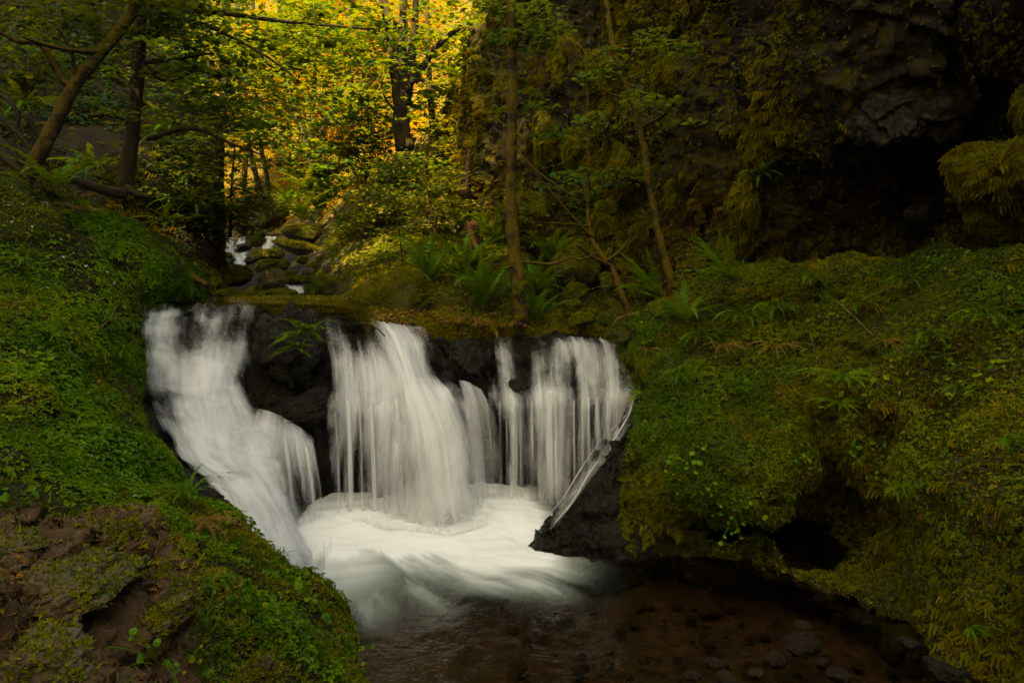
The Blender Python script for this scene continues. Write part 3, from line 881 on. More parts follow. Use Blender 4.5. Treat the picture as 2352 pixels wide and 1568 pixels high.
step_rows = [
 [(560,935,8.14,.2),(612,942,8.16,.5),(655,960,8.17,.55),(698,988,8.17,.5),(728,1010,8.17,.2)],
 [(555,980,7.80,.9),(606,984,7.88,.95),(654,994,7.94,.85),(700,1014,7.98,.85),(734,1038,8.02,.55)],
 [(565,1040,7.70,.9),(616,1046,7.74,.8),(662,1060,7.78,.66),(706,1076,7.83,.68),(738,1095,7.9,.45)],
 [(610,1130,7.62,.85),(650,1138,7.66,.66),(690,1146,7.71,.56),(717,1154,7.77,.58),(742,1162,7.84,.35)],
 [(650,1228,7.5,.85),(688,1228,7.56,.7),(714,1225,7.63,.6),(734,1221,7.71,.55),(750,1218,7.8,.35)],
]
veil_rows = [
 [(1036,872,8.66,.3),(1068,876,8.66,.65),(1098,890,8.7,.6),(1132,912,8.74,.3)],
 [(1046,930,8.46,.5),(1082,930,8.48,.75),(1114,940,8.54,.6),(1152,952,8.62,.45)],
 [(1058,1050,8.38,.4),(1094,1050,8.42,.55),(1126,1055,8.5,.48),(1160,1060,8.58,.4)],
 [(1072,1200,8.26,.3),(1104,1200,8.32,.4),(1134,1198,8.42,.32),(1158,1196,8.5,.2)],
]
mid_rows = [
 [(728,700,9.07,.12),(765,703,9.07,.02),(800,708,9.04,.0),(835,718,9.02,.0),(862,735,9.02,.3),(892,744,9.05,.8),(930,748,9.1,.55),(975,752,9.15,.25),(1010,772,9.15,.1)],
 [(738,740,8.88,.6),(772,750,8.84,.3),(812,762,8.82,.05),(852,772,8.82,.2),(887,778,8.82,.85),(920,782,8.86,1.0),(955,787,8.9,.7),(990,792,8.95,.4),(1022,802,9.0,.7)],
 [(755,820,8.66,.5),(785,828,8.62,.8),(825,833,8.57,.75),(870,838,8.52,.9),(910,843,8.5,1.1),(945,848,8.52,1.05),(975,853,8.6,.55),(1005,858,8.68,.35),(1038,864,8.78,.75)],
 [(756,925,8.38,.75),(788,920,8.32,.85),(830,918,8.26,.8),(878,918,8.2,.85),(924,918,8.17,1.0),(966,918,8.2,1.1),(1004,914,8.28,.95),(1045,900,8.38,.9),(1085,895,8.5,.65)],
 [(752,1005,8.24,.42),(785,1000,8.18,.6),(827,997,8.12,.55),(878,997,8.05,.68),(934,997,8.0,.9),(988,997,7.98,1.15),(1036,990,8.03,1.0),(1080,980,8.15,.6),(1115,970,8.3,.4)],
 [(748,1110,8.17,.2),(780,1110,8.12,.36),(822,1110,8.05,.34),(872,1110,7.96,.46),(938,1110,7.86,.7),(1003,1110,7.8,1.1),(1052,1110,7.84,1.0),(1092,1102,8.0,.5),(1120,1092,8.2,.3)],
 [(745,1225,8.1,.25),(780,1226,8.05,.4),(822,1228,8.0,.38),(878,1230,7.86,.5),(944,1228,7.76,.7),(1013,1222,7.7,1.15),(1068,1214,7.74,1.05),(1104,1204,7.95,.6),(1128,1194,8.2,.35)],
]
right_rows = [
 [(1108,768,9.42,.0),(1150,770,9.42,.2),(1200,772,9.42,.05),(1250,774,9.42,.15),(1300,774,9.42,.3),(1350,775,9.42,.25),(1400,778,9.37,.25),(1442,787,9.3,.05)],
 [(1106,805,9.22,.1),(1152,808,9.22,.5),(1204,812,9.22,.15),(1256,802,9.1,.5),(1310,798,9.08,.62),(1362,798,9.06,.5),(1417,804,9.03,.6),(1462,822,8.98,.4)],
 [(1112,865,8.96,.2),(1160,868,8.96,.55),(1210,872,8.94,.25),(1260,868,8.8,.62),(1315,862,8.74,.45),(1367,858,8.68,.62),(1424,858,8.63,.55),(1478,868,8.58,.6)],
 [(1118,920,8.76,.35),(1170,920,8.72,.65),(1215,918,8.68,.5),(1264,912,8.58,.9),(1320,908,8.52,.6),(1372,908,8.46,.7),(1424,902,8.4,.8),(1478,895,8.36,.8)],
 [(1124,960,8.68,.4),(1172,960,8.64,.58),(1218,960,8.62,.45),(1266,955,8.5,.85),(1318,952,8.44,.55),(1368,952,8.38,.6),(1416,950,8.33,.7),(1456,950,8.28,.6)],
 [(1128,1060,8.66,.32),(1178,1060,8.62,.46),(1222,1060,8.6,.36),(1266,1055,8.48,.75),(1315,1052,8.42,.42),(1362,1052,8.38,.45),(1407,1052,8.34,.5),(1444,1052,8.32,.45)],
 [(1132,1200,8.5,.3),(1182,1200,8.46,.42),(1226,1200,8.44,.32),(1266,1200,8.4,.7),(1312,1200,8.36,.38),(1358,1200,8.34,.4),(1400,1200,8.32,.4),(1438,1200,8.3,.4)],
]
slide_rows = [
 [(1448,868,8.40,.3),(1466,872,8.36,.8),(1480,880,8.36,.7),(1490,892,8.38,.3)],
 [(1420,940,8.08,.4),(1444,945,8.06,.9),(1460,950,8.06,.7),(1468,956,8.1,.2)],
 [(1368,1010,7.78,.5),(1396,1014,7.76,.95),(1414,1020,7.76,.8),(1424,1026,7.8,.2)],
 [(1318,1082,7.52,.6),(1344,1086,7.5,1.0),(1360,1092,7.5,.8),(1368,1098,7.54,.2)],
 [(1272,1146,7.34,.6),(1296,1150,7.32,1.0),(1312,1156,7.32,.8),(1322,1162,7.36,.2)],
 [(1230,1212,7.16,.6),(1252,1216,7.14,.9),(1266,1220,7.14,.8),(1276,1226,7.18,.2)],
]
fall_left = tag(empty("waterfall", P(560, 1000, 7.6)), "broad white chute of the waterfall beside the left bank, pouring over stepped rock", "waterfall")
fall_mid = tag(empty("waterfall", P(930, 1000, 8.1)), "thick white fan of the waterfall, just right of the fern topped black boulder", "waterfall")
fall_right = tag(empty("waterfall", P(1300, 1000, 8.4)), "thin waterfall of separate threads at the ledge end beside the right mossy bank", "waterfall")
inv = lambda o, p: None
def rebase(parent):
    for ch in parent.children:
        ch.matrix_parent_inverse = parent.matrix_world.inverted()
bpy.context.view_layer.update()
for lay, (lf, dm) in enumerate(((0.0, 0.95), (0.08, 0.78))):
    sheet(left_rows, "water_sheet", fall_left, M["chute"], nr=140, nc=70, lift=lf, dmul=dm, jitter=0.085, seed=3.1 * lay)
    sheet(mid_rows, "water_sheet", fall_mid, nr=110, nc=90, lift=lf, dmul=dm, jitter=0.085, seed=11 + 3.1 * lay)
for lay, (lf, dm) in enumerate(((0.0, 0.85), (0.06, 0.7))):
    sheet(step_rows, "curtain", fall_left, nr=70, nc=50, lift=lf, dmul=dm, seed=23 + 3.1 * lay)
    sheet(right_rows, "water_sheet", fall_right, nr=110, nc=90, lift=lf, dmul=dm, jitter=0.03, seed=31 + 3.1 * lay)
sheet(veil_rows, "veil", fall_mid, nr=60, nc=40, lift=0.0, soft=0.3, seed=71)
sheet(veil_rows, "veil", fall_mid, nr=60, nc=40, lift=0.07, dmul=0.8, soft=0.35, seed=77)
sheet(slide_rows, "water_slide", fall_right, nr=90, nc=30, lift=0.11, soft=0.5, dmul=0.55, jitter=0.05, seed=41)
rsl = np.random.default_rng(12)
for k in range(9):
    o_ = rsl.uniform(-16, 12)
    a_, b_ = sorted(rsl.choice(6, 2, replace=False)) if k > 3 else (0, 5)
    pts_ = [(1462 + o_, 872 + .3 * o_, 8.33), (1446 + o_ * .9, 945 + .4 * o_, 8.0), (1400 + o_, 1012 + .6 * o_, 7.72), (1348 + o_, 1084 + .6 * o_, 7.46), (1300 + o_, 1148 + .7 * o_, 7.28), (1252 + o_ * .8, 1214 + .7 * o_, 7.1)][a_:b_ + 1]
    if len(pts_) > 1:
        pts_ = [(u + rsl.normal() * 4, v + rsl.normal() * 4, Y) for u, v, Y in pts_]
        thread("water_thread", fall_right, pts_, rsl.uniform(2, 4.5), rsl.uniform(.45, .8), 140 + k)
for k, (u, vt, vb, w, d) in enumerate([(1148, 925, 1180, 5, .7), (1164, 930, 1180, 4, .5), (1180, 925, 1185, 9, .75), (1196, 935, 1180, 5, .6), (1222, 925, 1180, 6, .8),
                                       (1238, 930, 1180, 4, .45), (1262, 905, 1185, 12, 1.1), (1276, 915, 1180, 7, .9), (1318, 925, 1180, 5, .85), (1338, 918, 1170, 6, .7),
                                       (1352, 918, 1160, 7, .8), (1372, 918, 1140, 8, .8), (1395, 915, 1120, 7, .7), (1415, 912, 1090, 7, .75)]):
    Yt = 8.62 if u < 1250 else 8.45 if u < 1330 else 8.34
    thread("water_thread", fall_right, [(u + 3, vt - 12, Yt + .06), (u, vt + 10, Yt - .02), (u + 1, (vt + vb) / 2, Yt - .05), (u + 2, vb, Yt - .07)], w, d, 60 + k)
for k, (u, vt, vb, w, d) in enumerate([(770, 935, 1215, 6, .55), (800, 930, 1218, 8, .85), (826, 930, 1220, 6, .6), (852, 928, 1222, 8, .75), (880, 928, 1224, 7, .7), (912, 925, 1224, 12, .9)]):
    thread("water_thread", fall_mid, [(u - 4, vt - 20, 8.22), (u, vt + 12, 8.06), (u + 5, (vt + vb) / 2, 7.95), (u + 8, vb, 7.88)], w, d, 90 + k)
for k, (u, vt, w, d) in enumerate([(598, 985, 9, .9), (626, 990, 7, .8), (655, 1000, 8, .75), (684, 1012, 6, .7), (706, 1028, 7, .7), (724, 1040, 5, .55)]):
    thread("water_thread", fall_left, [(u - 6, vt - 15, 7.95), (u, vt + 12, 7.76), (u + 10, (vt + 1190) / 2, 7.66), (u + 18, 1195, 7.62)], w, d, 110 + k)
for f in (fall_left, fall_mid, fall_right):
    rebase(f)

def spray(parent, pts, h, d, seed):
    """soft spray standing where the water lands"""
    rows = []
    for f, q in ((1.0, 0.0), (0.62, .42), (0.25, .8), (0.0, .85), (-0.25, .3)):
        rows.append([(u, v - h * f, Y - 0.10 - 0.12 * (1 - f), d * q * (0.2 if k in (0, len(pts) - 1) else 1)) for k, (u, v, Y) in enumerate(pts)])
    sheet(rows, "spray", parent, M['spray'], 40, 60, 0.05, 0.0, 1.0, 0.2, seed, False)
spray(fall_mid, [(735,1222,8.1),(800,1226,7.95),(880,1232,7.75),(960,1232,7.6),(1040,1222,7.6),(1110,1204,7.8),(1160,1196,8.2)], 70, .8, 3)
spray(fall_right, [(1120,1196,8.5),(1170,1196,8.4),(1220,1196,8.35),(1270,1196,8.25),(1310,1190,8.2)], 36, .6, 5)
spray(fall_left, [(596,1310,6.25),(640,1330,6.1),(690,1325,6.15),(740,1300,6.5),(765,1250,7.3)], 64, .85, 7)
for f in (fall_left, fall_mid, fall_right):
    rebase(f)

def cascade(rows, label):
    c = np.mean([P(*q[:3]) for r in rows for q in r], 0)
    G = loft(PR(rows), 24, 16)
    e = tag(sheet(rows, "cascade", None, M["thread"], nr=40, nc=24, jitter=0.05, soft=0.22, dmul=0.95, seed=c[0]), label, "waterfall", None)
    return e
cascade([[(516,548,19.6,.5),(524,546,19.6,.8),(532,546,19.6,.8),(540,548,19.6,.5)], [(514,570,19,.8),(523,568,18.9,.9),(532,568,18.9,.8),(540,566,19,.4)], [(514,588,18.4,.8),(523,590,18.3,1),(534,592,18.3,.8),(545,592,18.4,.4)]],
        "narrow white cascade at the far left of the upstream rocks")
cascade([[(548,545,19.7,.7),(556,543,19.7,.9),(563,543,19.7,.9),(568,548,19.7,.5)], [(540,560,19.2,.8),(548,558,19.2,.9),(557,558,19.2,.8),(566,558,19.2,.4)], [(536,572,18.7,.9),(544,572,18.7,.9),(552,572,18.8,.6),(560,570,18.9,.3)]],
        "smooth pale upstream cascade above the small black rock")
cascade([[(610,543,19.6,.9),(620,543,19.6,.9),(630,543,19.6,.9),(639,544,19.6,.8)], [(602,558,19.1,.9),(614,558,19.0,.8),(627,558,19.0,.8),(637,560,19.1,.8)], [(597,572,18.6,.9),(607,574,18.5,1),(618,573,18.5,.8),(628,568,18.7,.6)]],
        "bright upstream cascade falling under the short red log")
cascade([[(528,578,18.3,.4),(540,580,18.2,.8),(552,582,18.1,.8),(580,570,18.1,.7)], [(532,592,17.7,.5),(544,594,17.6,.9),(558,594,17.5,1),(574,590,17.6,.9)], [(534,612,17.0,.8),(546,614,16.9,1),(556,614,16.9,1),(566,604,17.1,.6)]],
        "lowest step of the upstream cascades, ending in a small white run")
cascade([[(650,652,13.4,.6),(666,655,13.3,.7),(682,656,13.3,.7),(700,654,13.4,.5)], [(660,662,12.7,.9),(672,662,12.7,1),(686,662,12.7,1),(702,660,12.8,.7)], [(668,673,12.1,.5),(678,674,12.1,.9),(690,674,12.1,.9),(702,673,12.2,.4)]],
        "small white riffle between mossy stones just above the main lip")
cascade([[(905,740,9.7,.3),(930,741,9.7,.8),(960,741,9.7,.8),(992,743,9.7,.3)], [(905,748,9.55,.7),(930,750,9.53,.9),(960,750,9.53,.9),(992,751,9.55,.5)], [(902,757,9.4,.2),(930,758,9.38,.3),(958,758,9.38,.2),(985,758,9.4,.1)]],
        "low white ripple on the ledge below the largest golden mossy boulder")

# ------------------------------------------------------------------ ROCKS
import bmesh
_ico = {}
def ico(l):
    if l not in _ico:
        bm = bmesh.new()
        bmesh.ops.create_icosphere(bm, subdivisions=l, radius=1.0)
        V = np.array([v.co[:] for v in bm.verts])
        F = np.array([[v.index for v in f.verts] for f in bm.faces])
        bm.free()
        _ico[l] = (V, F)
    return _ico[l]

def tri_scatter(V, F, n, wfn=None):
    a, b, c = V[F[:, 0]], V[F[:, 1]], V[F[:, 2]]
    nr = np.cross(b - a, c - a)
    ar = np.linalg.norm(nr, axis=1)
    nrm = nr / np.maximum(ar[:, None], 1e-12)
    w = ar * (wfn((a + b + c) / 3, nrm) if wfn else 1)
    q = rng.choice(len(F), n, p=w / w.sum())
    r1, r2 = np.sqrt(rng.random(n))[:, None], rng.random(n)[:, None]
    return a[q] * (1 - r1) + b[q] * r1 * (1 - r2) + c[q] * r1 * r2, nrm[q]

def boulder(name, label, cat, u, v, Y, hw, hh, mat, seed, depth=1.0, tilt=0.0, facets=7, lvl=4, tufts=0, tmat=None, tsize=0.03, group=None, flat=0.62, amp=0.10, sink=0.0, tmin=0.05, hang=0):
    rs = np.random.default_rng(seed)
    V, F = ico(lvl)
    V = V.copy()
    for _ in range(facets):
        d = rs.normal(size=3)
        d /= np.linalg.norm(d)
        h = rs.uniform(flat, 0.93)
        dd = V @ d
        V -= np.maximum(dd - h, 0)[:, None] * d * 0.9
    V = V * (1 + amp * fbm(V, 1.8, 3, seed * 1.7))[:, None]
    k_ = 0.30 if tmat is not None else 1.0
    V = V + (k_ * (0.42 * facet(V, 1.7, seed * 0.9) + 0.42 * facet(V, 4.6, seed * 1.3)) + amp * 0.30 * fbm(V, 7, 4, seed * 0.7))[:, None] * V
    if hang:
        V = V + 0.34 * np.stack([fbm(V, 1.1, 3, seed + 9.0 * a) for a in range(3)], -1) + 0.10 * cushion(V, 2.4, seed)[:, None] * V
    ext = np.abs(V).max(0)
    rx, rz = hw / FPX * Y, hh / FPX * Y
    V = V / ext * np.array((rx, max(rx, rz) * depth if depth > 0 else -depth, rz))
    ca, sa = math.cos(tilt), math.sin(tilt)
    V = V @ np.array(((ca, 0, sa), (0, 1, 0), (-sa, 0, ca)))
    c = P(u, v, Y)
    org = c + np.array((0, 0, -rz))
    o = mk(name, V + np.array((0, 0, rz)), F, mat)
    o.location = org
    tag(o, label, cat, group)
    if tufts:
        Ps, Ns = tri_scatter(V, F, tufts, lambda q, n: np.clip(n[:, 2] + 0.35 + tmin + 0.9 * fbm(q / max(rx, .05), 1.3, 3, seed), 0, 1.2) + 1e-4)
        n = len(Ps)
        TV, TF = inst(*TUFT, Ps + np.array((0, 0, rz)), Ns + rs.normal(size=(n, 3)) * 0.35 + np.array((0, 0, .25)), tsize * rs.uniform(.5, 1.3, n))
        tn = np.clip(0.45 + 0.55 * fbm(Ps, 2.5 / max(rx, .1), 3, seed) + rs.normal(size=n) * 0.16, 0, 1)
        if hang:
            P2, N2 = tri_scatter(V, F, hang, lambda q, n: np.clip(0.5 - n[:, 2], 0.02, 1) * (n[:, 1] < .4))
            HV, HF = inst(*DRAPE, P2 + np.array((0, 0, rz)), N2 + rs.normal(size=(hang, 3)) * .35, tsize * 2.6 * rs.uniform(.5, 1.4, hang), rs.normal(size=hang) * .3)
            mk("hanging_moss", HV, HF, M['drape'], o, {"tint": np.repeat(np.clip(.65 + .2 * rs.normal(size=hang), 0, 1), len(DRAPE[0]))}, smooth=False)
        ch = mk("moss", TV, TF, tmat or M['moss'], o, {"tint": np.repeat(tn, len(TUFT[0]))}, smooth=False)
    return o

B = boulder
B("wet_boulder", "big wet black boulder with a green fern on it, splitting the waterfall", "boulder", 668, 812, 8.72, 92, 118, M['wet'], 5, depth=0.62, tilt=0.12, facets=10, lvl=6, amp=0.16)
B("wet_boulder", "dark wedge of wet brown rock under the fern topped boulder", "boulder", 705, 948, 8.42, 88, 50, M['wet'], 9, depth=0.5, tilt=0.35, facets=9, lvl=6, amp=0.14)
B("wet_rock", "small brown pointed rock in the trickle left of the thread waterfall", "rock", 1186, 886, 8.84, 28, 17, M['stone'], 15, facets=8)
B("wet_rock", "low black rock below the pointed brown rock on the ledge", "rock", 1196, 918, 8.82, 24, 15, M['wet'], 17)
B("wet_rock", "rounded black rock under the film of water beside the right bank", "rock", 1386, 890, 8.66, 30, 22, M['wet'], 19)
B("wet_rock", "angular black rock on the ledge between the white fan and the trickle", "rock", 1075, 830, 9.02, 46, 55, M['wet'], 23, facets=9, amp=0.15, lvl=5)

# sloping wet rock right of the pool, and the dark wet rock wall beside the left chute
def slab(rows, name, label, cat, amps, mat, nr=190, nc=140, seed=0.0, fn=ridge, chip=1.0):
    G = rough_grid(loft(PR(rows), nr, nc), amps, seed=seed, fn=fn)
    G = G + grid_normals(G) * chip * (0.30 * facet(G, 2.6, seed) + 0.26 * facet(G, 7.0, seed + 2) - 0.02)[..., None]
    o = mk(name, G.reshape(-1, 3), grid_faces(nr, nc), mat)
    tag(o, label, cat)
    return o
slab([[(1520,872,8.9),(1490,890,8.36),(1505,955,8.0),(1550,1000,7.9),(1600,1040,8.2)],
      [(1470,955,8.6),(1440,972,8.02),(1472,1052,7.55),(1530,1100,7.4),(1600,1150,7.8)],
      [(1425,1020,8.3),(1396,1038,7.74),(1438,1105,7.3),(1505,1180,7.05),(1600,1240,7.4)],
      [(1370,1095,8.0),(1342,1112,7.48),(1400,1172,7.08),(1465,1242,6.88),(1560,1290,7.1)],
      [(1320,1165,7.9),(1292,1180,7.26),(1345,1236,6.98),(1405,1284,6.80),(1480,1330,6.95)],
      [(1262,1240,7.6),(1228,1258,7.06),(1250,1280,6.92),(1290,1312,6.75),(1400,1360,6.8)],
      [(1240,1270,7.5),(1218,1274,7.04),(1224,1296,6.94),(1260,1330,6.8),(1380,1380,6.8)]],
     "wet_rock", "steep wet black rock face at the pool edge under the right bank", "rock", [(0.07, 2.4, 4), (0.025, 9.0, 3)], M['wet'], seed=3.0)
slab([[(250,870,7.9),(300,905,7.85),(338,925,7.8),(352,945,7.9),(360,960,8.2)],
      [(260,960,7.2),(312,985,7.2),(358,1010,7.25),(392,1045,7.35),(410,1060,7.6)],
      [(290,1060,6.6),(345,1075,6.65),(410,1075,6.75),(470,1098,6.85),(500,1115,7.1)],
      [(350,1140,5.9),(410,1140,6.0),(480,1135,6.2),(530,1175,6.4),(560,1190,6.7)],
      [(430,1230,5.4),(490,1210,5.6),(540,1220,5.85),(580,1260,6.15),(610,1275,6.4)],
      [(500,1330,5.1),(550,1300,5.35),(600,1300,5.7),(650,1330,5.95),(680,1350,6.3)]],
     "wet_rock", "dark wet rock wall between the left bank and the white chute", "rock", [(0.05, 2.6, 4), (0.022, 9.0, 3)], M['wet'], seed=8.0, chip=0.4)

# mossy boulders up the stream
mb = "mossy boulders along the upper stream"
for k, (u, v, Y, hw, hh, mat, tn, tilt, lab) in enumerate([
 (616,497,23,44,29,'mossrock',1600,.2,"large golden mossy boulder above the upstream cascades"),
 (566,527,21,23,13,'mossrock',600,0,"small golden mossy boulder directly left above the dark wedge in the cascades"),
 (588,551,19.9,21,21,'mossrock',350,.5,"dark green wedge shaped boulder splitting the upstream cascades"),
 (556,569,19,21,9,'wet',0,.1,"small black wet rock below the smooth pale cascade"),
 (530,603,17.5,18,11,'wet',0,0,"black wet rock left of the lowest upstream cascade"),
 (525,588,18.2,17,6,'mossrock',250,0,"flat green cushion rock beside the left upstream cascade"),
 (574,599,17.3,14,9,'wet',0,.2,"dark wet rock right of the lowest upstream cascade"),
 (700,537,19,58,21,'mossrock',1500,-.15,"long mossy boulder right of the short red log"),
 (692,572,18,64,15,'mossrock',1500,-.2,"low broad mossy slab below the long boulder on the right shore"),
 (622,589,17,42,13,'mossrock',900,.05,"mossy boulder just right of the cascade foot"),
 (618,613,16,33,15,'mossrock',900,.1,"mossy double humped boulder in midstream"),
 (538,637,14,37,23,'mossrock',700,.15,"brown green block boulder at the foot of the dark left slope"),
 (625,645,13.2,30,25,'brownrock',250,.5,"slanted brown slab with moss on one side, midstream"),
 (676,645,14,31,8,'mossrock',600,.05,"flat green rock above the white riffle"),
 (640,677,11.5,42,10,'mossrock',900,0,"long low mossy rock right on the waterfall lip"),
 (564,679,11.5,19,9,'mossrock',400,0,"small round mossy rock behind the lip, left of the long low one"),
 (584,671,12,16,13,'mossrock',350,.3,"tilted mossy stone between dark gaps behind the lip"),
 (520,677,11.5,29,10,'mossrock',600,0,"low mossy rock where the lip meets the left shore"),
 (482,655,12,26,18,'mossrock',500,.3,"brown green boulder tucked under the dark left slope"),
 (694,599,16,13,9,'mossrock',250,.1,"small squarish mossy stone below the low broad slab"),
 (740,600,16,13,10,'mossrock',300,0,"bright round mossy stone left of the red fallen log"),
 (716,611,15.5,13,7,'mossrock',200,0,"small flat mossy stone beneath the bright round one"),
 (704,627,15,18,11,'brownrock',0,.2,"bare reddish brown stone in the middle of the boulder field"),
 (664,631,14.6,14,7,'mossrock',200,0,"little mossy stone above the flat green rock"),
 (654,611,15.4,12,9,'mossrock',200,0,"knobbly mossy stone right of the double humped boulder"),
 (730,634,14.2,15,8,'mossrock',250,0,"mossy stone under the end of the red fallen log"),
 (748,657,12,26,21,'mossrock',900,0,"golden mossy boulder right of the white riffle"),
 (720,667,11.8,18,15,'mossrock',500,0,"dark green dome of a rock beside the white riffle"),
 (700,644,12.9,13,7,'mossrock',200,0,"small mossy stone at the upper edge of the riffle"),
 (932,682,10.35,64,62,'mossrock',5200,0,"largest golden mossy boulder, by the lip left of the ferns"),
 (846,700,10.4,58,36,'mossrock',3000,0,"broad mossy boulder against the left flank of the largest golden one"),
 (1320,612,12,54,56,'mossrock',3200,.1,"moss draped block at the cliff foot behind the thin crooked sapling"),
 (1322,676,11.2,27,22,'mossrock',900,.2,"mossy stone under the moss draped block"),
 (1306,718,10.3,13,12,'mossrock',300,0,"small upright mossy stone by the side trickle"),
 (1336,735,10,31,13,'mossrock',900,.05,"dark green rounded stone above the right end of the ledge"),
 (1353,721,10.4,19,10,'mossrock',400,0,"mossy stone peeping over the dark green rounded one"),
 (1395,738,9.8,23,13,'mossrock',600,0,"neat dome of moss near the right end of the ledge"),
 (1314,699,10.6,25,6,'mossrock',400,-.1,"flat mossy ledge stone above the side trickle"),
 (1255,707,10.4,13,9,'mossrock',300,0,"round dark mossy stone right of the slim foreground tree"),
 (1426,765,9.1,30,24,'mossrock',900,0,"bushy green moss mound hanging at the right end of the ledge"),
 (1392,648,11,15,21,'mossrock',400,0,"tall narrow mossy stone under the cliff"),
 (1560,712,8.9,70,26,'mossrock',2200,0,"broad yellow moss dome on the near corner of the right bank"),
]):
    if Y < 13 and u > 800:
        Y -= 0.42 if k in (29, 30) else 0.3
    big = hw / FPX * Y
    B("mossy_boulder" if mat == 'mossrock' else "stream_boulder", lab, "boulder", u, v - 0.06 * hh, Y, hw * 1.06, hh * 1.14, M[mat], 100 + k, depth=0.9, tilt=tilt, facets=6, lvl=4 if big > .2 else 3,
      tufts=tn, tsize=0.022 + 0.0012 * Y if Y < 14 else 0.045, tmat=M['goldmoss'] if k in (0, 1, 7, 8, 9, 10, 20, 26, 29, 30, 31, 41) else M['moss'] if k not in (36, 33, 39, 2, 27) else M['greenmoss'], group=mb)

# mossy knobs standing out of the cliff
for k, (u, v, Y, hw, hh, tn, tilt, lab) in enumerate([
 (1325,345,13.3,36,58,1500,.1,"upright mossy knob on the cliff left of the thin leaning trunk"),
 (1572,462,11.0,48,64,2600,-.1,"hanging bell shaped cushion of green moss in the middle of the cliff"),
 (1706,470,9.4,24,80,1600,.05,"slim moss column on the cliff rib left of the cave"),
 (1742,320,9.2,40,58,1900,-.25,"bright moss cushion on the cliff rib above the slim column"),
 (1775,190,9.0,24,70,1100,.3,"narrow mossy rib high on the cliff left of the cave"),
 (1850,60,8.6,60,50,1500,0,"mossy overhang at the top of the cliff left of the cave"),
 (1440,390,12.2,48,84,1800,.2,"tall brown mossy buttress behind the thin leaning trunk"),
 (1400,500,12.2,40,50,1200,.1,"rusty mossy bulge at the foot of the tall buttress"),
 (1650,40,11,34,50,900,0,"green mossy lip high on the cliff in the middle"),
 (2430,425,6.9,240,126,9500,-.12,"huge round moss mound overhanging the bank right of the cave"),
 (1250,330,13.8,30,90,1300,.1,"long mossy rib on the cliff right behind the slender tree"),
 (1200,480,13.6,60,40,1300,0,"low mossy bulge at the cliff foot behind the slender tree"),
 (1480,545,11.5,36,46,1100,.1,"olive moss pad on the cliff left of the bell shaped cushion"),
 (1620,300,10.6,30,80,1300,-.1,"narrow mossy rib between the leaning trunk and the bright cushion"),
 (1530,180,11.6,36,60,1200,.1,"moss pad high on the cliff behind the leaning trunk"),
 (1640,580,10.4,34,46,1100,0,"rusty moss bulge low on the cliff left of the slim column"),
 (1300,160,14.0,40,90,1500,.1,"tall mossy rib at the upper left of the cliff"),
 (2440,250,6.6,110,90,3000,.0,"brownish mossy bulge above the huge round moss mound"),
]):
    B("mossy_outcrop", lab, "rock", u, v, Y - 0.012 * Y, hw, hh, M['mossrock'], 200 + k, depth=0.8, hang=int(tn * 0.8), tilt=tilt, facets=5, lvl=4, tufts=int(tn * 1.5), tmat=M['goldmoss'], tsize=0.045 if Y > 8 else 0.035, group="mossy outcrops on the cliff", amp=0.2, tmin=0.45)

B("pale_rock", "pale grey crumbly rock face hanging over the dark cave", "rock", 2065, 225, 7.7, 190, 125, M['palerock'], 260, depth=0.55, tilt=-.2, facets=9, lvl=6, amp=0.2, flat=.5)
B("pale_rock", "small pale rock on the floor of the dark cave", "rock", 2110, 490, 8.6, 34, 24, M['palerock'], 262, facets=8, lvl=4)
B("brown_rock", "reddish brown bare rock high in the upper right corner", "rock", 2280, 70, 7.0, 110, 80, M['brownrock'], 264, depth=0.5, facets=8, lvl=5, amp=.2)
# bare rocks at the photographer's feet
for k, (u, v, Y, hw, hh, dp, tilt, lab) in enumerate([
 (120,1345,2.75,210,62,1.3,.15,"largest bare brown rock slab on the near left bank"),
 (95,1500,2.35,150,70,1.0,-.1,"flat grey brown rock at the bottom left corner"),
 (330,1400,2.95,120,45,1.2,.35,"brown rock half buried in moss beside the largest slab"),
 (590,1530,3.1,48,55,1.0,.3,"small bare grey brown rock under the mossy mound at the picture's bottom"),
 (275,1210,3.55,60,28,1.2,.2,"small pale brown rock in the soil above the largest slab"),
 (370,1300,3.4,80,34,1.2,.45,"dark rock edge below the green herbs on the left bank"),
 (20,1235,3.2,110,34,1.2,.0,"low brown rock lying in the soil at the left picture edge"),
]):
    B("bank_rock", lab, "rock", u, v + hh * 0.55, Y, hw, hh, M['brownrock'], 300 + k, depth=dp, tilt=tilt, facets=11, lvl=6, amp=0.09, flat=0.45, group="bare rocks on the near left bank",
      tufts=1100 if k in (0, 2, 5) else 500, tsize=0.022)

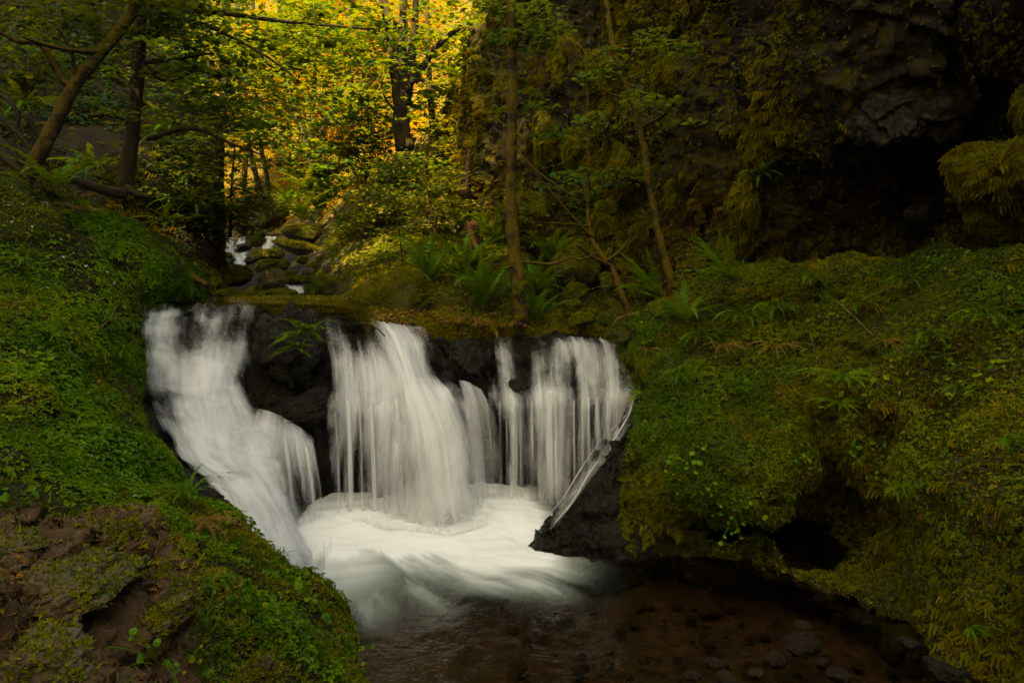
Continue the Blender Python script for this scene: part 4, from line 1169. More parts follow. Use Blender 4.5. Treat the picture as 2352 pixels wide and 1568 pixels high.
# stones in the pool
st = "stones in the dark pool"
for k, (u, v, Y, hw, hh, lab) in enumerate([
 (1841,1478,5.25,48,24,"jagged red brown rock breaking the surface of the pool"),
 (1783,1514,5.05,28,22,"round grey brown stone under water in front of the jagged red rock"),
 (1844,1436,5.5,22,10,"small wet stone behind the jagged red rock"),
 (1668,1556,4.82,28,16,"shiny wet stone at the lower picture edge left of the round one"),
 (1926,1548,4.86,30,13,"shiny flat wet stone right of the round grey brown one"),
 (1640,1520,5.0,24,8,"flat tan stone left of the round grey brown one"),
 (1888,1518,5.0,16,8,"small orange brown stone between the jagged rock and the shiny flat one"),
 (1710,1500,5.1,14,7,"little tan stone just left of the jagged red rock"),
 (1735,1545,4.9,22,9,"brown stone beside the round one at the lower edge"),
 (1590,1552,4.85,22,9,"dull brown stone at the lower edge left of the shiny one"),
 (1990,1412,5.85,40,14,"wet black stone at the waterline under the right bank"),
 (2085,1478,5.3,30,14,"wet shiny stone at the waterline under the moss curtain"),
 (2180,1545,4.85,46,20,"wet black stones' largest, at the waterline in the lower right corner"),
 (2140,1520,5.05,22,12,"smaller wet black stone at the waterline next to the lower right corner"),
]):
    B("pool_stone", lab, "stone", u, v, Y, hw, hh, M['stone'] if k < 10 else M['wet'], 400 + k, depth=1.0, facets=9 if k in (0, 10, 11, 12) else 5, lvl=4, amp=0.16 if k in (0, 12) else 0.08, group=st)
for k in range(170):
    x, y = random.uniform(0.0, 3.0), random.uniform(4.3, 6.6)
    if x > 2.9 - (y - 4.4) * 0.9 + 0.9:
        continue
    r = random.uniform(.02, .07)
    z = -0.30 + 0.10 * (1 - (y - 4.2) / 2.4) + 0.5 * r
    uu, vv = 1176 + x / y * FPX, HOR + (ZC - z) / y * FPX
    B("cobble", "small brown cobble lying under water on the pool bed", "stone", uu, vv, y, r / y * FPX, r * random.uniform(.5, .8) / y * FPX, M['stone'], 500 + k, facets=4, lvl=3, group="cobbles under the pool water")

# ------------------------------------------------------------------ FOLIAGE AS STUFF
def stuff(name, label, cat, V, F, mat, tint, k):
    o = mk(name, V, F, mat, None, {"tint": np.repeat(np.clip(tint, 0, 1), k)}, smooth=False)
    return tag(o, label, cat, None, "stuff")

def cover(name, label, cat, G, n, tmpl, size, mat, mask=None, up=0.3, jit=0.35, seed=0.0, tb=0.45, tscale=1.2, lift=0.0, yaw=None, sizefn=None):
    Ps, Ns, r, c = scatter_grid(G, n, mask)
    if Ns[:, 2].mean() < 0 and mask is None:
        pass
    Ns = Ns * orient(G)
    tn = tb + 0.75 * fbm(Ps, tscale, 3, seed) + rng.normal(size=n) * 0.17
    sz = size * rng.uniform(.5, 1.35, n) * np.clip(0.85 + 0.9 * fbm(Ps, 1.4, 2, seed + 30), .5, 1.5)
    if sizefn is not None:
        sz = sz * sizefn(Ps)
    V, F = inst(tmpl[0], tmpl[1], Ps + Ns * lift, Ns + rng.normal(size=(n, 3)) * jit + np.array((0, 0, up)), sz, yaw)
    return stuff(name, label, cat, V, F, mat, tn, len(tmpl[0]))

def orient(G):
    """+1 or -1 so that grid normals face the camera side / up"""
    N = grid_normals(G)
    c = np.array((0, 0, ZC)) - G
    return 1.0 if (N * c).sum() > 0 else -1.0

def down_yaw(tmpl_axis=None):
    return None

green_zone = np.clip(1 - bare, 0, 1) * (1 - 0.75 * sstep(0.0, -0.4, t_c))
mound = sstep(2.6, 3.6, t_c) * sstep(4.2, 3.2, t_r)            # yellow moss mound near the water
herbw = green_zone * (1 - 0.85 * mound) * np.clip(0.40 + 1.7 * fbm(LB, 1.9, 3, 2.0), 0.02, 1)
mossw = np.clip(green_zone + 0.12, 0, 1) * np.clip(0.5 + 0.7 * mound + 0.9 * fbm(LB, 2.1, 3, 9.0), 0.05, 1.4)
cover("moss", "carpet of yellow green moss over the left bank", "moss", LB, 120000, TUFT, 0.026, M['moss'], mossw, seed=1.0, tb=.42)
cover("ground_cover", "low green herbs carpeting the left bank", "herbs", LB, 66000, HERB, 0.033, M['herb'], herbw, up=.5, jit=.4, seed=2.0, tb=.42, lift=0.01)
cover("fallen_leaves", "brown leaf and needle litter on the left bank", "leaf litter", LB, 16000, LEAF, 0.024, M['litter'], np.clip(bare * 0.8 + 0.10, 0, 1), up=.4, jit=.4, seed=3.0)
hole = 1 - sstep(0.9, 0.2, np.hypot((s_c - 4.15) / 1.0, (s_r - 3.3) / 1.0))
rbw = np.clip(sstep(0.9, 1.6, s_r), 0, 1) * (1 - 0.75 * sstep(9.0, 9.6, s_c)) * np.clip(0.3 + hole, 0, 1)
cover("moss", "carpet of olive moss over the right bank", "moss", RB, 170000, TUFT, 0.034, M['moss'], rbw * np.clip(0.55 + 0.9 * fbm(RB, 1.6, 3, 4.0), 0.04, 1.3), seed=4.0, tb=.36)
cover("ground_cover", "low green herbs growing over the right bank", "herbs", RB, 46000, HERB, 0.027, M['oliveherb'], (1 - 0.8 * sstep(9.0, 9.6, s_c)) * sstep(2.2, 4.0, s_r) * hole * np.clip(0.20 + 1.9 * fbm(RB, 1.7, 3, 12.0), 0.0, 1), up=.4, jit=.45, seed=5.0, tb=.36, lift=0.012)
cover("fallen_leaves", "dead brown leaves caught on the right bank", "leaf litter", RB, 2600, LEAF, 0.032, M['litter'], sstep(4.0, 6.0, s_r), up=.3, jit=.5, seed=6.0, lift=0.02)
nz_ = grid_normals(RB)[..., 2] * orient(RB)
cover("hanging_moss", "moss hanging from the overhangs of the right bank", "moss", RB, 26000, DRAPE, 0.075, M['drape'], np.clip(sstep(0.45, 0.0, nz_) * sstep(1.2, 2.2, s_r) + 0.03, 0, 1), up=0, jit=.45, seed=60.0, tb=.6, yaw=np.random.default_rng(5).normal(0, .35, 26000))
cover("undergrowth", "scattered broad leaves over the right bank", "undergrowth", RB, 5200, LEAF, 0.055, M['herb'], sstep(3.0, 5.0, s_r) * np.clip(0.1 + 1.6 * fbm(RB, 1.1, 3, 22.0), 0, 1), up=.5, jit=.5, seed=61.0, tb=.5, lift=.03)
cover("undergrowth", "scattered broad leaves over the left bank", "undergrowth", LB, 4200, LEAF, 0.055, M['herb'], green_zone * sstep(2.5, 5.0, t_r) * np.clip(0.1 + 1.6 * fbm(LB, 1.1, 3, 23.0), 0, 1), up=.5, jit=.5, seed=62.0, tb=.5, lift=.03)
cover("fallen_leaves", "orange dead leaves scattered through the green of the left bank", "leaf litter", LB, 1700, LEAF, 0.04, M['litter'], sstep(4.0, 6.0, t_r) * np.clip(0.2 + 1.2 * fbm(LB, 1.6, 3, 24.0), 0, 1), up=.5, jit=.4, seed=63.0, tb=.75, lift=.035)
cover("grass", "thin grass tufts on the corner of the right bank", "grass", RB, 2600, GRASS, 0.13, M['fern'], sstep(3.6, 1.8, s_c) * sstep(3.5, 5.0, s_r) + .05 * sstep(4, 6, s_r), up=.8, jit=.3, seed=64.0, tb=.65)
cover("grass", "thin grass tufts on the left bank", "grass", LB, 1500, GRASS, 0.10, M['fern'], green_zone * np.clip(fbm(LB, 1.3, 2, 33.0) + .05, 0, 1), up=.8, jit=.3, seed=65.0, tb=.6)
cover("needle_litter", "dead needles and bits of twig on the bare soil of the left bank", "leaf litter", LB, 26000, STICK, 0.06, M['litter'], np.clip(bare + .04, 0, 1), up=.4, jit=.2, seed=66.0, tb=.65, lift=.014)
# valley floor and slopes
vy = VAL[..., 1]
uimg = 1176 + VAL[..., 0] / vy * FPX
slope_only = sstep(800, 900, uimg)
near = sstep(20, 15, vy) * np.maximum(slope_only, 0.03) * (1 - gully)
cover("undergrowth", "olive undergrowth on the slope between stream and cliff", "undergrowth", VAL, 60000, LEAF, 0.075, M['olive'], near * np.clip(0.4 + 1.0 * fbm(VAL, .7, 3, 5.0), .03, 1) * sstep(9.5, 10.4, vy), up=.5, jit=.6, seed=7.0, tscale=.5, lift=.03)
cover("undergrowth", "golden sunlit undergrowth on the far slopes of the valley", "undergrowth", VAL, 150000, LEAF, 0.12, M['gold'], (1 - 0.97 * gully) * sstep(15, 24, vy) * np.clip(0.5 + 1.0 * fbm(VAL, .35, 3, 6.0), .04, 1), up=.4, jit=.7, seed=8.0, tscale=.25, lift=.12)
cover("fallen_leaves", "rusty fallen leaves under the ferns above the ledge", "leaf litter", VAL, 9000, LEAF, 0.06, M['litter'], sstep(13, 11, vy) * sstep(9.25, 9.4, vy) * sstep(-2.5, -1.2, VAL[..., 0]), up=.4, jit=.5, seed=9.0, lift=.02)
cover("moss", "golden moss over the valley floor by the stream", "moss", VAL, 60000, TUFT, 0.06, M['moss'], (1 - 0.97 * gully) * sstep(24, 16, vy) * np.clip(0.5 + 1.0 * fbm(VAL, .8, 3, 15.0), .10, 1) * sstep(9.2, 9.4, vy) * (1 + 4 * sstep(11, 10, vy)), seed=10.0, tb=.6, tscale=.6)
# dark hillside
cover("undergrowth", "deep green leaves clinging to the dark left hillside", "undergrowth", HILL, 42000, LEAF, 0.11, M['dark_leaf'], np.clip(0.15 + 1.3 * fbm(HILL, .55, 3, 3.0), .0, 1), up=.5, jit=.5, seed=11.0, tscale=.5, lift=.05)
cover("hanging_moss", "brown moss hanging from the dark left hillside", "moss", HILL, 42000, DRAPE, 0.16, M['drape'], np.clip(0.4 + 0.9 * fbm(HILL, .8, 3, 13.0), .02, 1), up=0, jit=.4, seed=12.0, tscale=.8, yaw=np.random.default_rng(3).normal(0, .35, 42000))
# cliff
clw = np.clip(0.25 + 1.4 * fbm(CLIFF * np.array((1, 1, .5)), .9, 4, 7.0), .0, 1)
cover("hanging_moss", "brown and olive moss hanging down the cliff", "moss", CLIFF, 170000, DRAPE, 0.11, M['drape'], clw * (0.4 + 0.9 * np.clip(ridge(CLIFF * np.array((1, 1, 0.12)), 1.1, 3, 5.0), 0, 1)) + 0.12, up=0, jit=.4, seed=13.0, tscale=.8, yaw=np.random.default_rng(4).normal(0, .4, 170000), sizefn=lambda q: np.clip(q[:, 1] / 12.0, .35, 1.0))
cover("moss", "yellow green moss patches on the cliff", "moss", CLIFF, 130000, TUFT, 0.055, M['goldmoss'], np.clip(0.02 + 1.6 * fbm(CLIFF * np.array((1, 1, .5)), .8, 4, 17.0), .0, 1), seed=14.0, tb=.35, tscale=.7)

# ------------------------------------------------------------------ FERNS
def frond(g, base, az, el, ln, width, npin, droop, tint, rs, curl=0.0):
    """one arching frond: a stem and rows of tapering pinnae; base point, azimuth, start elevation"""
    n = 14
    s = np.linspace(0, 1, n)
    e = el - droop * s ** 1.4
    d = np.stack((np.cos(e) * math.cos(az), np.cos(e) * math.sin(az), np.sin(e)), 1)
    p = np.concatenate((np.zeros((1, 3)), np.cumsum(d[:-1] * (ln / (n - 1)), 0))) + base
    side = np.array((-math.sin(az), math.cos(az), 0.0))
    # stem
    w = 0.006 * ln * (1 - 0.8 * s)[:, None]
    V = np.concatenate((p - side * w, p + side * w))
    i = np.arange(n - 1)
    g.add(V, np.stack((i, i + 1, i + 1 + n, i + n), 1), tint * 0.6)
    # pinnae
    t = np.repeat(np.linspace(0.10, 0.985, npin), 2)
    sg = np.tile((-1.0, 1.0), npin)[:, None]
    x = t * (n - 1)
    k = np.clip(x.astype(int), 0, n - 2)
    f = (x - k)[:, None]
    q = p[k] * (1 - f) + p[k + 1] * f
    dd = d[k]
    up = np.cross(dd, side)
    up *= np.sign(up[:, 2:3] + 1e-6)
    L = (width * ln * np.minimum(1.0, (0.35 + 2.6 * t)) * np.clip(1.04 - t ** 1.7, 0.03, 1))[:, None] * rs.uniform(.85, 1.1, (len(t), 1))
    pd = side * sg * 0.93 + dd * 0.36 + up * (-0.22 + curl * rs.normal(size=(len(t), 1)))
    hw = np.clip(0.42 * ln * 0.88 / npin, 0.0, None) * dd
    a, b = q - hw, q + hw
    c = q + pd * L * .55 + hw * 1.0
    c2 = q + pd * L * .55 - hw * 0.8
    e2 = q + pd * L
    m = len(t)
    V = np.concatenate((a, b, c, e2, c2))
    i = np.arange(m)
    g.add(V, [np.stack((i, i + m, i + 2 * m, i + 4 * m), 1), np.stack((i + 4 * m, i + 2 * m, i + 3 * m), 1)], np.tile(np.clip(tint + rs.normal(size=m) * .06, 0, 1), 5))

def fern_mesh(seed, nf=16, el=(0.75, 1.25), droop=(0.8, 1.5), az=(0, 2 * math.pi), width=0.105, npin=26, mat='fern', lnr=(0.7, 1.05), curl=0.1, tb=0.5):
    rs = np.random.default_rng(seed)
    g = Geo()
    for k in range(nf):
        a = az[0] + (az[1] - az[0]) * (k + rs.uniform(-.3, .3)) / nf
        frond(g, np.zeros(3) + rs.normal(size=3) * 0.02, a, rs.uniform(*el), rs.uniform(*lnr), width, npin, rs.uniform(*droop), np.clip(tb + rs.normal() * .22, 0, 1), rs, curl)
    o = g.build("sword_fern", M[mat], smooth=False)
    me = o.data
    bpy.data.objects.remove(o)
    return me

FM = {
 'up': fern_mesh(1, 20, (0.75, 1.35), (0.8, 1.7), width=0.12),
 'wide': fern_mesh(2, 18, (0.55, 1.15), (0.9, 1.7), width=0.12),
 'open': fern_mesh(3, 13, (0.6, 1.15), (0.9, 1.7)),
 'left': fern_mesh(4, 11, (0.35, 1.0), (0.7, 1.4), (math.radians(120), math.radians(270))),
 'front': fern_mesh(5, 16, (0.1, 1.0), (0.7, 1.8), (math.radians(180), math.radians(365)), width=0.12, lnr=(0.45, 1.1)),
 'lush': fern_mesh(12, 17, (-0.1, 1.0), (0.7, 1.5), (math.radians(185), math.radians(355)), width=0.17, npin=18, tb=.75),
 'hang': fern_mesh(6, 14, (-0.2, 0.7), (0.8, 1.6), (math.radians(190), math.radians(350)), width=0.12, lnr=(0.45, 1.1)),
 'dead': fern_mesh(7, 13, (0.0, 0.6), (0.6, 1.3), mat='deadfern', curl=0.4, width=0.09),
 'deadfront': fern_mesh(8, 8, (-0.2, 0.4), (0.6, 1.4), (math.radians(190), math.radians(350)), mat='deadfern', curl=0.4, width=0.09),
 'maiden': fern_mesh(9, 9, (0.15, 0.45), (0.7, 1.1), (math.radians(165), math.radians(375)), width=0.12, npin=17, lnr=(0.75, 1.1), tb=0.85),
}
_fronts = []
for G in (LB, RB):
    y = np.maximum(G[..., 1].ravel(), .3)
    _fronts.append((1176 + G[..., 0].ravel() / y * FPX, HOR - (G[..., 2].ravel() - ZC) / y * FPX, y))
def on_bank(u, v, Y, out=0.05):
    """distance of the bank's own surface in that direction, so that a plant roots on it"""
    best = None
    for uu, vv, y in _fronts:
        k = (np.abs(uu - u) < 14) & (np.abs(vv - v) < 14)
        if k.any() and abs(y[k].min() - Y) < 1.6:
            best = y[k].min() if best is None else min(best, y[k].min())
    return Y if best is None else best - out
def fern(kind, label, u, v, Y, size, rot=0.0, name="sword_fern", cat="fern", group=None, tilt=0.0):
    if group in ("ferns on the right bank", "ferns on the left side") or "maiden" in kind:
        Y = on_bank(u, v, Y, 0.13)
    o = bpy.data.objects.new(name, FM[kind])
    COL.objects.link(o)
    o.location = P(u, v, Y)
    o.rotation_euler = (tilt, 0, rot)
    o.scale = (size * (1.3 if group == "sword ferns on the slope above the ledge" else 1.0),) * 3
    return tag(o, label, cat, group)

gf = "sword ferns on the slope above the ledge"
fern('up', "large upright sword fern just right of the largest golden boulder", 985, 648, 11.2, 1.0, .3, group=gf)
fern('up', "tallest sword fern, close left of the slim foreground tree", 1108, 706, 10.2, 1.0, 1.3, group=gf)
fern('wide', "sword fern half hidden behind the tallest one", 1075, 625, 11.8, .95, 2.0, group=gf)
fern('up', "small upright fern against the right side of the slim tree's foot", 1228, 738, 9.9, .62, .8, group=gf)
fern('wide', "bushy sword fern right of the slim tree at knot height", 1228, 668, 11.2, .75, .1, group=gf)
fern('wide', "sword fern farther up right of the slim tree", 1268, 600, 12.6, .9, 1.1, group=gf)
fern('up', "feathery fern left of the slim tree, above the tallest fern", 1130, 560, 13.4, .85, 2.2, group=gf)
fern('open', "fern between the slim tree and the moss draped block", 1290, 640, 11.9, .6, 3.0, group=gf)
fern('left', "dark sword fern at the foot of the thin leaning trunk", 1520, 690, 10.0, .95, 0, group=gf)
fern('open', "small fern on the cliff foot behind the crooked sapling", 1385, 520, 12.2, .6, 0.5, group=gf)
fern('open', "little fern on the slope left of the upright ferns", 805, 590, 16, .75, 0, group=gf)
fern('wide', "fern beside the upper end of the red fallen log", 826, 560, 16.2, .8, 1, group=gf)
gs = "ferns on the far slope above the cascades"
for k, (u, v, Y, s, lab) in enumerate([(690, 505, 20.5, 1.3, "far fern right of the large golden boulder above the cascades"), (730, 480, 21, 1.4, "far fern left of the pale fallen log"),
                                       (760, 455, 21, 1.4, "far fern directly above the middle of the pale fallen log"), (715, 440, 23, 1.5, "uppermost far fern under the forked tree"),
                                       (790, 520, 18, 1.0, "far fern just under the lower end of the pale fallen log"), (660, 470, 23, 1.2, "far fern on the shoulder behind the large golden boulder")]):
    fern('wide', lab, u, v, Y, s, k * 1.1, group=gs)
gl = "ferns on the left side"
fern('open', "sword fern beside the foot of the leaning mossy tree", 130, 430, 8.4, .85, .5, group=gl)
fern('front', "fern on the dark hillside behind the leaning tree", 60, 250, 11.3, 1.1, 0, group=gl)
fern('front', "fern on the dark hillside between the leaning and the upright tree", 215, 385, 10.6, .95, .2, group=gl)
fern('front', "fern low on the dark hillside right of the upright tree", 385, 510, 11.4, .8, .2, group=gl)
fern('hang', "fern high on the dark hillside above the fallen mossy root", 385, 300, 13.2, 1.1, 0, group=gl)
fern('front', "fern fronds at the edge of the dark hillside near the dark trunk", 445, 470, 12.2, .9, .4, group=gl)
fern('hang', "fern hanging over the left lip of the waterfall", 296, 742, 7.75, .42, .5, group=gl)
fern('hang', "small fern hanging on the moss below the lip's left end", 283, 800, 7.6, .30, .9, group=gl)
fern('open', "small green fern at the edge of the dark wet rock wall on the left", 428, 1140, 5.75, .30, .5, group=gl)
fern('deadfront', "brown dead fern hanging over the dark wet rock beside the chute", 470, 1190, 5.35, .34, 1.0, name="dead_fern", group=gl)
fern('dead', "withered fern on the left bank crest below the leaning tree", 190, 480, 8.4, .4, .3, name="dead_fern", group=gl)
fern('lush', "bright green fern growing on the black boulder in the waterfall", 700, 765, 8.10, .44, .1)
fern('lush', "lower bright green fern on the black boulder, under the larger one", 682, 800, 8.06, .34, -.2)
gr = "ferns on the right bank"
fern('open', "big arching fern on the corner of the right bank above the ledge", 1575, 735, 8.6, .75, .4, group=gr)
fern('left', "dark fern reaching left from the right bank top under the cliff", 1690, 650, 8.7, .9, 0, group=gr)
fern('left', "fern fronds sticking left over the leaning trunk's foot", 1660, 606, 8.9, .7, .1, group=gr)
fern('front', "fern spread on the face of the right bank below its top edge", 1705, 722, 7.7, .55, 0, group=gr)
fern('hang', "fern on the right bank below the slim moss column", 1775, 700, 7.6, .5, .2, group=gr)
fern('front', "blue green fern at the right picture edge on the bank", 2260, 720, 5.6, .42, -.3, group=gr)
fern('front', "small fern below the huge round moss mound", 2130, 770, 6.0, .36, .2, group=gr)
fern('hang', "small fern low on the right bank beside the dark hollow", 2060, 1120, 5.6, .26, .2, group=gr)
fern('hang', "tiny fern over the waterline near the lower right corner", 2230, 1440, 4.8, .22, .4, group=gr)
fern('front', "low green fern under the slim moss column near the cave floor", 1860, 640, 7.9, .4, 0.4, group=gr)
fern('maiden', "dark green fan shaped maidenhair fern in the middle of the right bank", 1940, 862, 6.45, .46, 0, name="maidenhair_fern", tilt=.25)
fern('maiden', "lower hanging fan of maidenhair fern under the larger one", 1930, 925, 6.4, .33, .2, name="maidenhair_fern", tilt=.3)
fern('deadfront', "rusty dead fern hanging on the upper right bank", 1785, 790, 7.0, .42, 0, name="dead_fern", group=gr)
fern('deadfront', "smaller rusty dead fern left of the larger rusty one", 1660, 790, 7.4, .34, .3, name="dead_fern", group=gr)
fern('deadfront', "yellowed fern tip hanging beside the right end of the falls", 1492, 800, 8.1, .26, .4, name="dead_fern", group=gr)
fern('deadfront', "golden withered fern on the right bank above the maidenhair fern", 2030, 780, 6.5, .26, .4, name="dead_fern", group=gr)
fern('dead', "rusty dead fern heap at the left foot of the slim tree", 1135, 748, 9.45, .55, .5, name="dead_fern", group=gf)
fern('dead', "rusty dead fern under the tallest sword fern", 1075, 742, 9.5, .5, 1.5, name="dead_fern", group=gf)
for k, (kind, u, v, Y, s_, r_, lab) in enumerate([
 ('front', 1610, 770, 8.0, .5, .2, "arching fern just below the yellow moss dome on the right bank"), ('front', 1850, 760, 7.3, .42, -.2, "fern in the middle of the right bank's upper face"),
 ('hang', 1960, 690, 7.3, .42, .3, "fern hanging beside the straight pale twig"), ('front', 2200, 890, 5.7, .3, 0, "small fern on the far right of the bank above the moss curtain"),
 ('hang', 1560, 850, 7.6, .34, .2, "fern hanging above the thread waterfall's side of the bank"), ('front', 2310, 1010, 5.0, .26, .3, "fern low at the right picture edge"),
 ('front', 2080, 640, 7.2, .42, 0, "fern on the bank top in front of the cave"), ('left', 1740, 900, 6.9, .3, 0, "small fern left of the maidenhair fern"),
 ('front', 60, 590, 6.9, .4, .2, "fern low on the left bank near the picture edge"), ('hang', 240, 900, 6.2, .34, .4, "fern hanging on the left bank below the curved twig"),
 ('front', 150, 760, 6.2, .36, -.2, "fern in the middle of the left bank"), ('hang', 265, 740, 7.3, .4, .5, "broad fern on the left bank just left of the lip")]):
    fern(kind, lab, u, v, Y, s_, r_, group=gr if u > 1000 else gl)
gc = "small ferns on the cliff"
for k, (u, v, Y, s, r, lab) in enumerate([(1745, 400, 9.0, .6, .2, "fern sprouting from the slim moss column left of the cave"), (1850, 120, 8.3, .55, .5, "fern high beside the mossy overhang left of the cave"),
                                          (1900, 160, 8.0, .5, 0, "fern fronds right of the high mossy rib"), (1830, 380, 8.9, .4, .4, "small fern on the dark wall left inside the cave"),
                                          (1950, 370, 8.6, .35, .1, "leafy sprout under the pale rock above the cave")]):
    fern('hang', lab, u, v, Y, s, r, group=gc)

# broad leaved plants with round leaves
def round_plant(label, u, v, Y, size, n, seed):
    n = int(n * 1.7)
    Y = on_bank(u, v, Y, 0.0)
    rs = np.random.default_rng(seed)
    g = Geo()
    for k in range(n):
        off = rs.normal(size=3) * np.array((1, .35, .75)) * size
        off[2] += .03
        ang = np.linspace(0, 2 * np.pi, 9)[:-1]
        r = (0.019 if Y > 4 else 0.011) * rs.uniform(.5, 1.4)
        rim = np.stack((np.cos(ang) * r, np.sin(ang) * r, -0.006 + 0 * ang + rs.normal(size=8) * .002), 1)
        V = np.concatenate((rim, np.zeros((1, 3))))
        nr = np.array((rs.normal() * .35, -0.5 + rs.normal() * .3, .8))
        W_, _ = inst(V, np.zeros((1, 3), int), off[None], nr[None], np.array([1.0]), np.array([rs.uniform(0, 6)]))
        g.add(W_, np.array([(i, (i + 1) % 8, 8) for i in range(8)]), np.clip(.5 + rs.normal() * .25, 0, 1))
        sv, sf = tube([off * .25 + np.array((0, .05, -.02)), off * .6 + np.array((0, .03, .0)), off], [.002, .0018, .0012], 4, sub=2)
        g.add(sv, sf, .3)
    o = g.build("leafy_plant", M['herb'], smooth=False)
    o.location = P(u, v, Y)
    return tag(o, label, "plant", "round leaved plants on the banks")
for k, (u, v, Y, s, n, lab) in enumerate([(1690, 1180, 6.45, .16, 26, "largest round leaved plant, low on the right bank left of the hollow"), (1570, 1085, 6.5, .14, 20, "round leaved plant on the right bank near the wet rock"),
                                          (1870, 1200, 6.7, .10, 14, "round leaved plant at the lower rim of the dark hollow"), (1965, 1025, 6.4, .07, 7, "three leaved plant right above the hollow"),
                                          (1830, 1070, 6.5, .08, 10, "round leaved plant on the hanging lip above the hollow"), (690, 1330, 4.9, .05, 7, "leafy plant standing up on the crest of the yellow moss mound"),
                                          (715, 1395, 4.5, .08, 9, "round leaved plant on the crest of the mound over the water"), (560, 1400, 3.65, .10, 14, "clover like plant in the middle of the mound"),
                                          (350, 1525, 2.5, .07, 9, "broad leaved plant at the lower edge between bare rocks"), (450, 1530, 2.7, .06, 10, "smaller broad leaved plant right of the one between bare rocks"),
                                          (810, 1500, 4.1, .05, 8, "leafy plant hanging over the water at the mound's right end"), (1465, 910, 7.9, .06, 9, "pale leaved plant at the bank edge touching the thread waterfall")]):
    round_plant(lab, u, v, Y, s, n, 700 + k)

# ------------------------------------------------------------------ TREES
def limb(parent, name, pts, r0, r1, mat, rough=0.16, sides=9, seed=0.0):
    W_ = [P(*p) for p in pts]
    R_ = np.linspace(r0, r1, len(pts)) * np.array([p[2] for p in pts]) / FPX
    V, F = tube(W_, R_, sides, rough, 5, seed)
    org = np.array(parent.location)
    return mk(name, V - org, F, mat, parent)

def leaves(parent, blobs, mat, tmpl, size, per=20, seed=0, spread=0.34, tb=0.45, flat=0.13, name="crown", sag=0.2):
    """crown: flat sprays of leaves spread through uneven volumes; blob = (u, v, Y, half width px, half height px, half depth m, sprays)"""
    rs = np.random.default_rng(seed)
    Ps, Tn = [], []
    for (u, v, Y, hw, hh, hd, n) in blobs:
        c = P(u, v, Y)
        q = rs.normal(size=(n, 3)) * 0.5
        q = q * np.array((hw / FPX * Y, hd, hh / FPX * Y)) * 1.15 + c
        s = spread * rs.uniform(.5, 1.4, n)[:, None, None]
        off = rs.normal(size=(n, per, 3)) * np.array((1, 1, flat)) * s * .6
        off[..., 2] -= sag * (off[..., 0] ** 2 + off[..., 1] ** 2) ** .5
        Ps.append((q[:, None] + off).reshape(-1, 3))
        Tn.append(np.repeat(tb + 0.28 * rs.normal(size=n), per))
    Ps = np.concatenate(Ps)
    N = len(Ps)
    tn = np.clip(np.concatenate(Tn) + rs.normal(size=N) * .12, 0, 1)
    nr = rs.normal(size=(N, 3)) * .30 + np.array((0, -.12, 1.0))
    V, F = inst(tmpl[0], tmpl[1], Ps - np.array(parent.location), nr, size * rs.uniform(.6, 1.3, N))
    return mk(name, V, F, mat, parent, {"tint": np.repeat(tn, len(tmpl[0]))}, smooth=False)

def tree(name, label, trunk, r0, r1, bark, branches=(), blobs=(), mat='maple', tmpl=MAPLE, size=0.13, per=20, seed=0, group=None, spread=.34, tb=.45, rough=.16, cat="tree", tmoss=0):
    b = P(*trunk[0])
    e = tag(empty(name, b), label, cat, group)
    tr_ = limb(e, "trunk", trunk, r0 * 0.86, r1 * 0.86, M[bark], rough * 1.5, 18, seed)
    if tmoss:
        me = tr_.data
        TV = np.empty(len(me.vertices) * 3, np.float32)
        me.vertices.foreach_get("co", TV)
        TV = TV.reshape(-1, 3).astype(float)
        TF = np.array([p.vertices[:3] for p in me.polygons if len(p.vertices) == 4] + [[p.vertices[0], p.vertices[2], p.vertices[3]] for p in me.polygons if len(p.vertices) == 4])
        q_, n_ = tri_scatter(TV, TF, tmoss, lambda a, n: np.clip(0.25 + 1.3 * fbm(a + b, 4.0, 3, seed), 0.0, 1) + 1e-4)
        MV, MF = inst(*TUFT, q_, n_ + rng.normal(size=(tmoss, 3)) * .3, 0.035 * rng.uniform(.5, 1.3, tmoss))
        mk("moss", MV, MF, M['drape'] if bark == 'bark' else M['moss'], e, {"tint": np.repeat(np.clip(.5 + .2 * rng.normal(size=tmoss), 0, 1), len(TUFT[0]))}, smooth=False)
    for k, (pts, a, c) in enumerate(branches):
        limb(e, "branch", pts, a, c, M[bark], rough, 7, seed + k + 1)
    if blobs:
        leaves(e, blobs, M[mat], tmpl, size, per, seed, spread, tb)
    return e

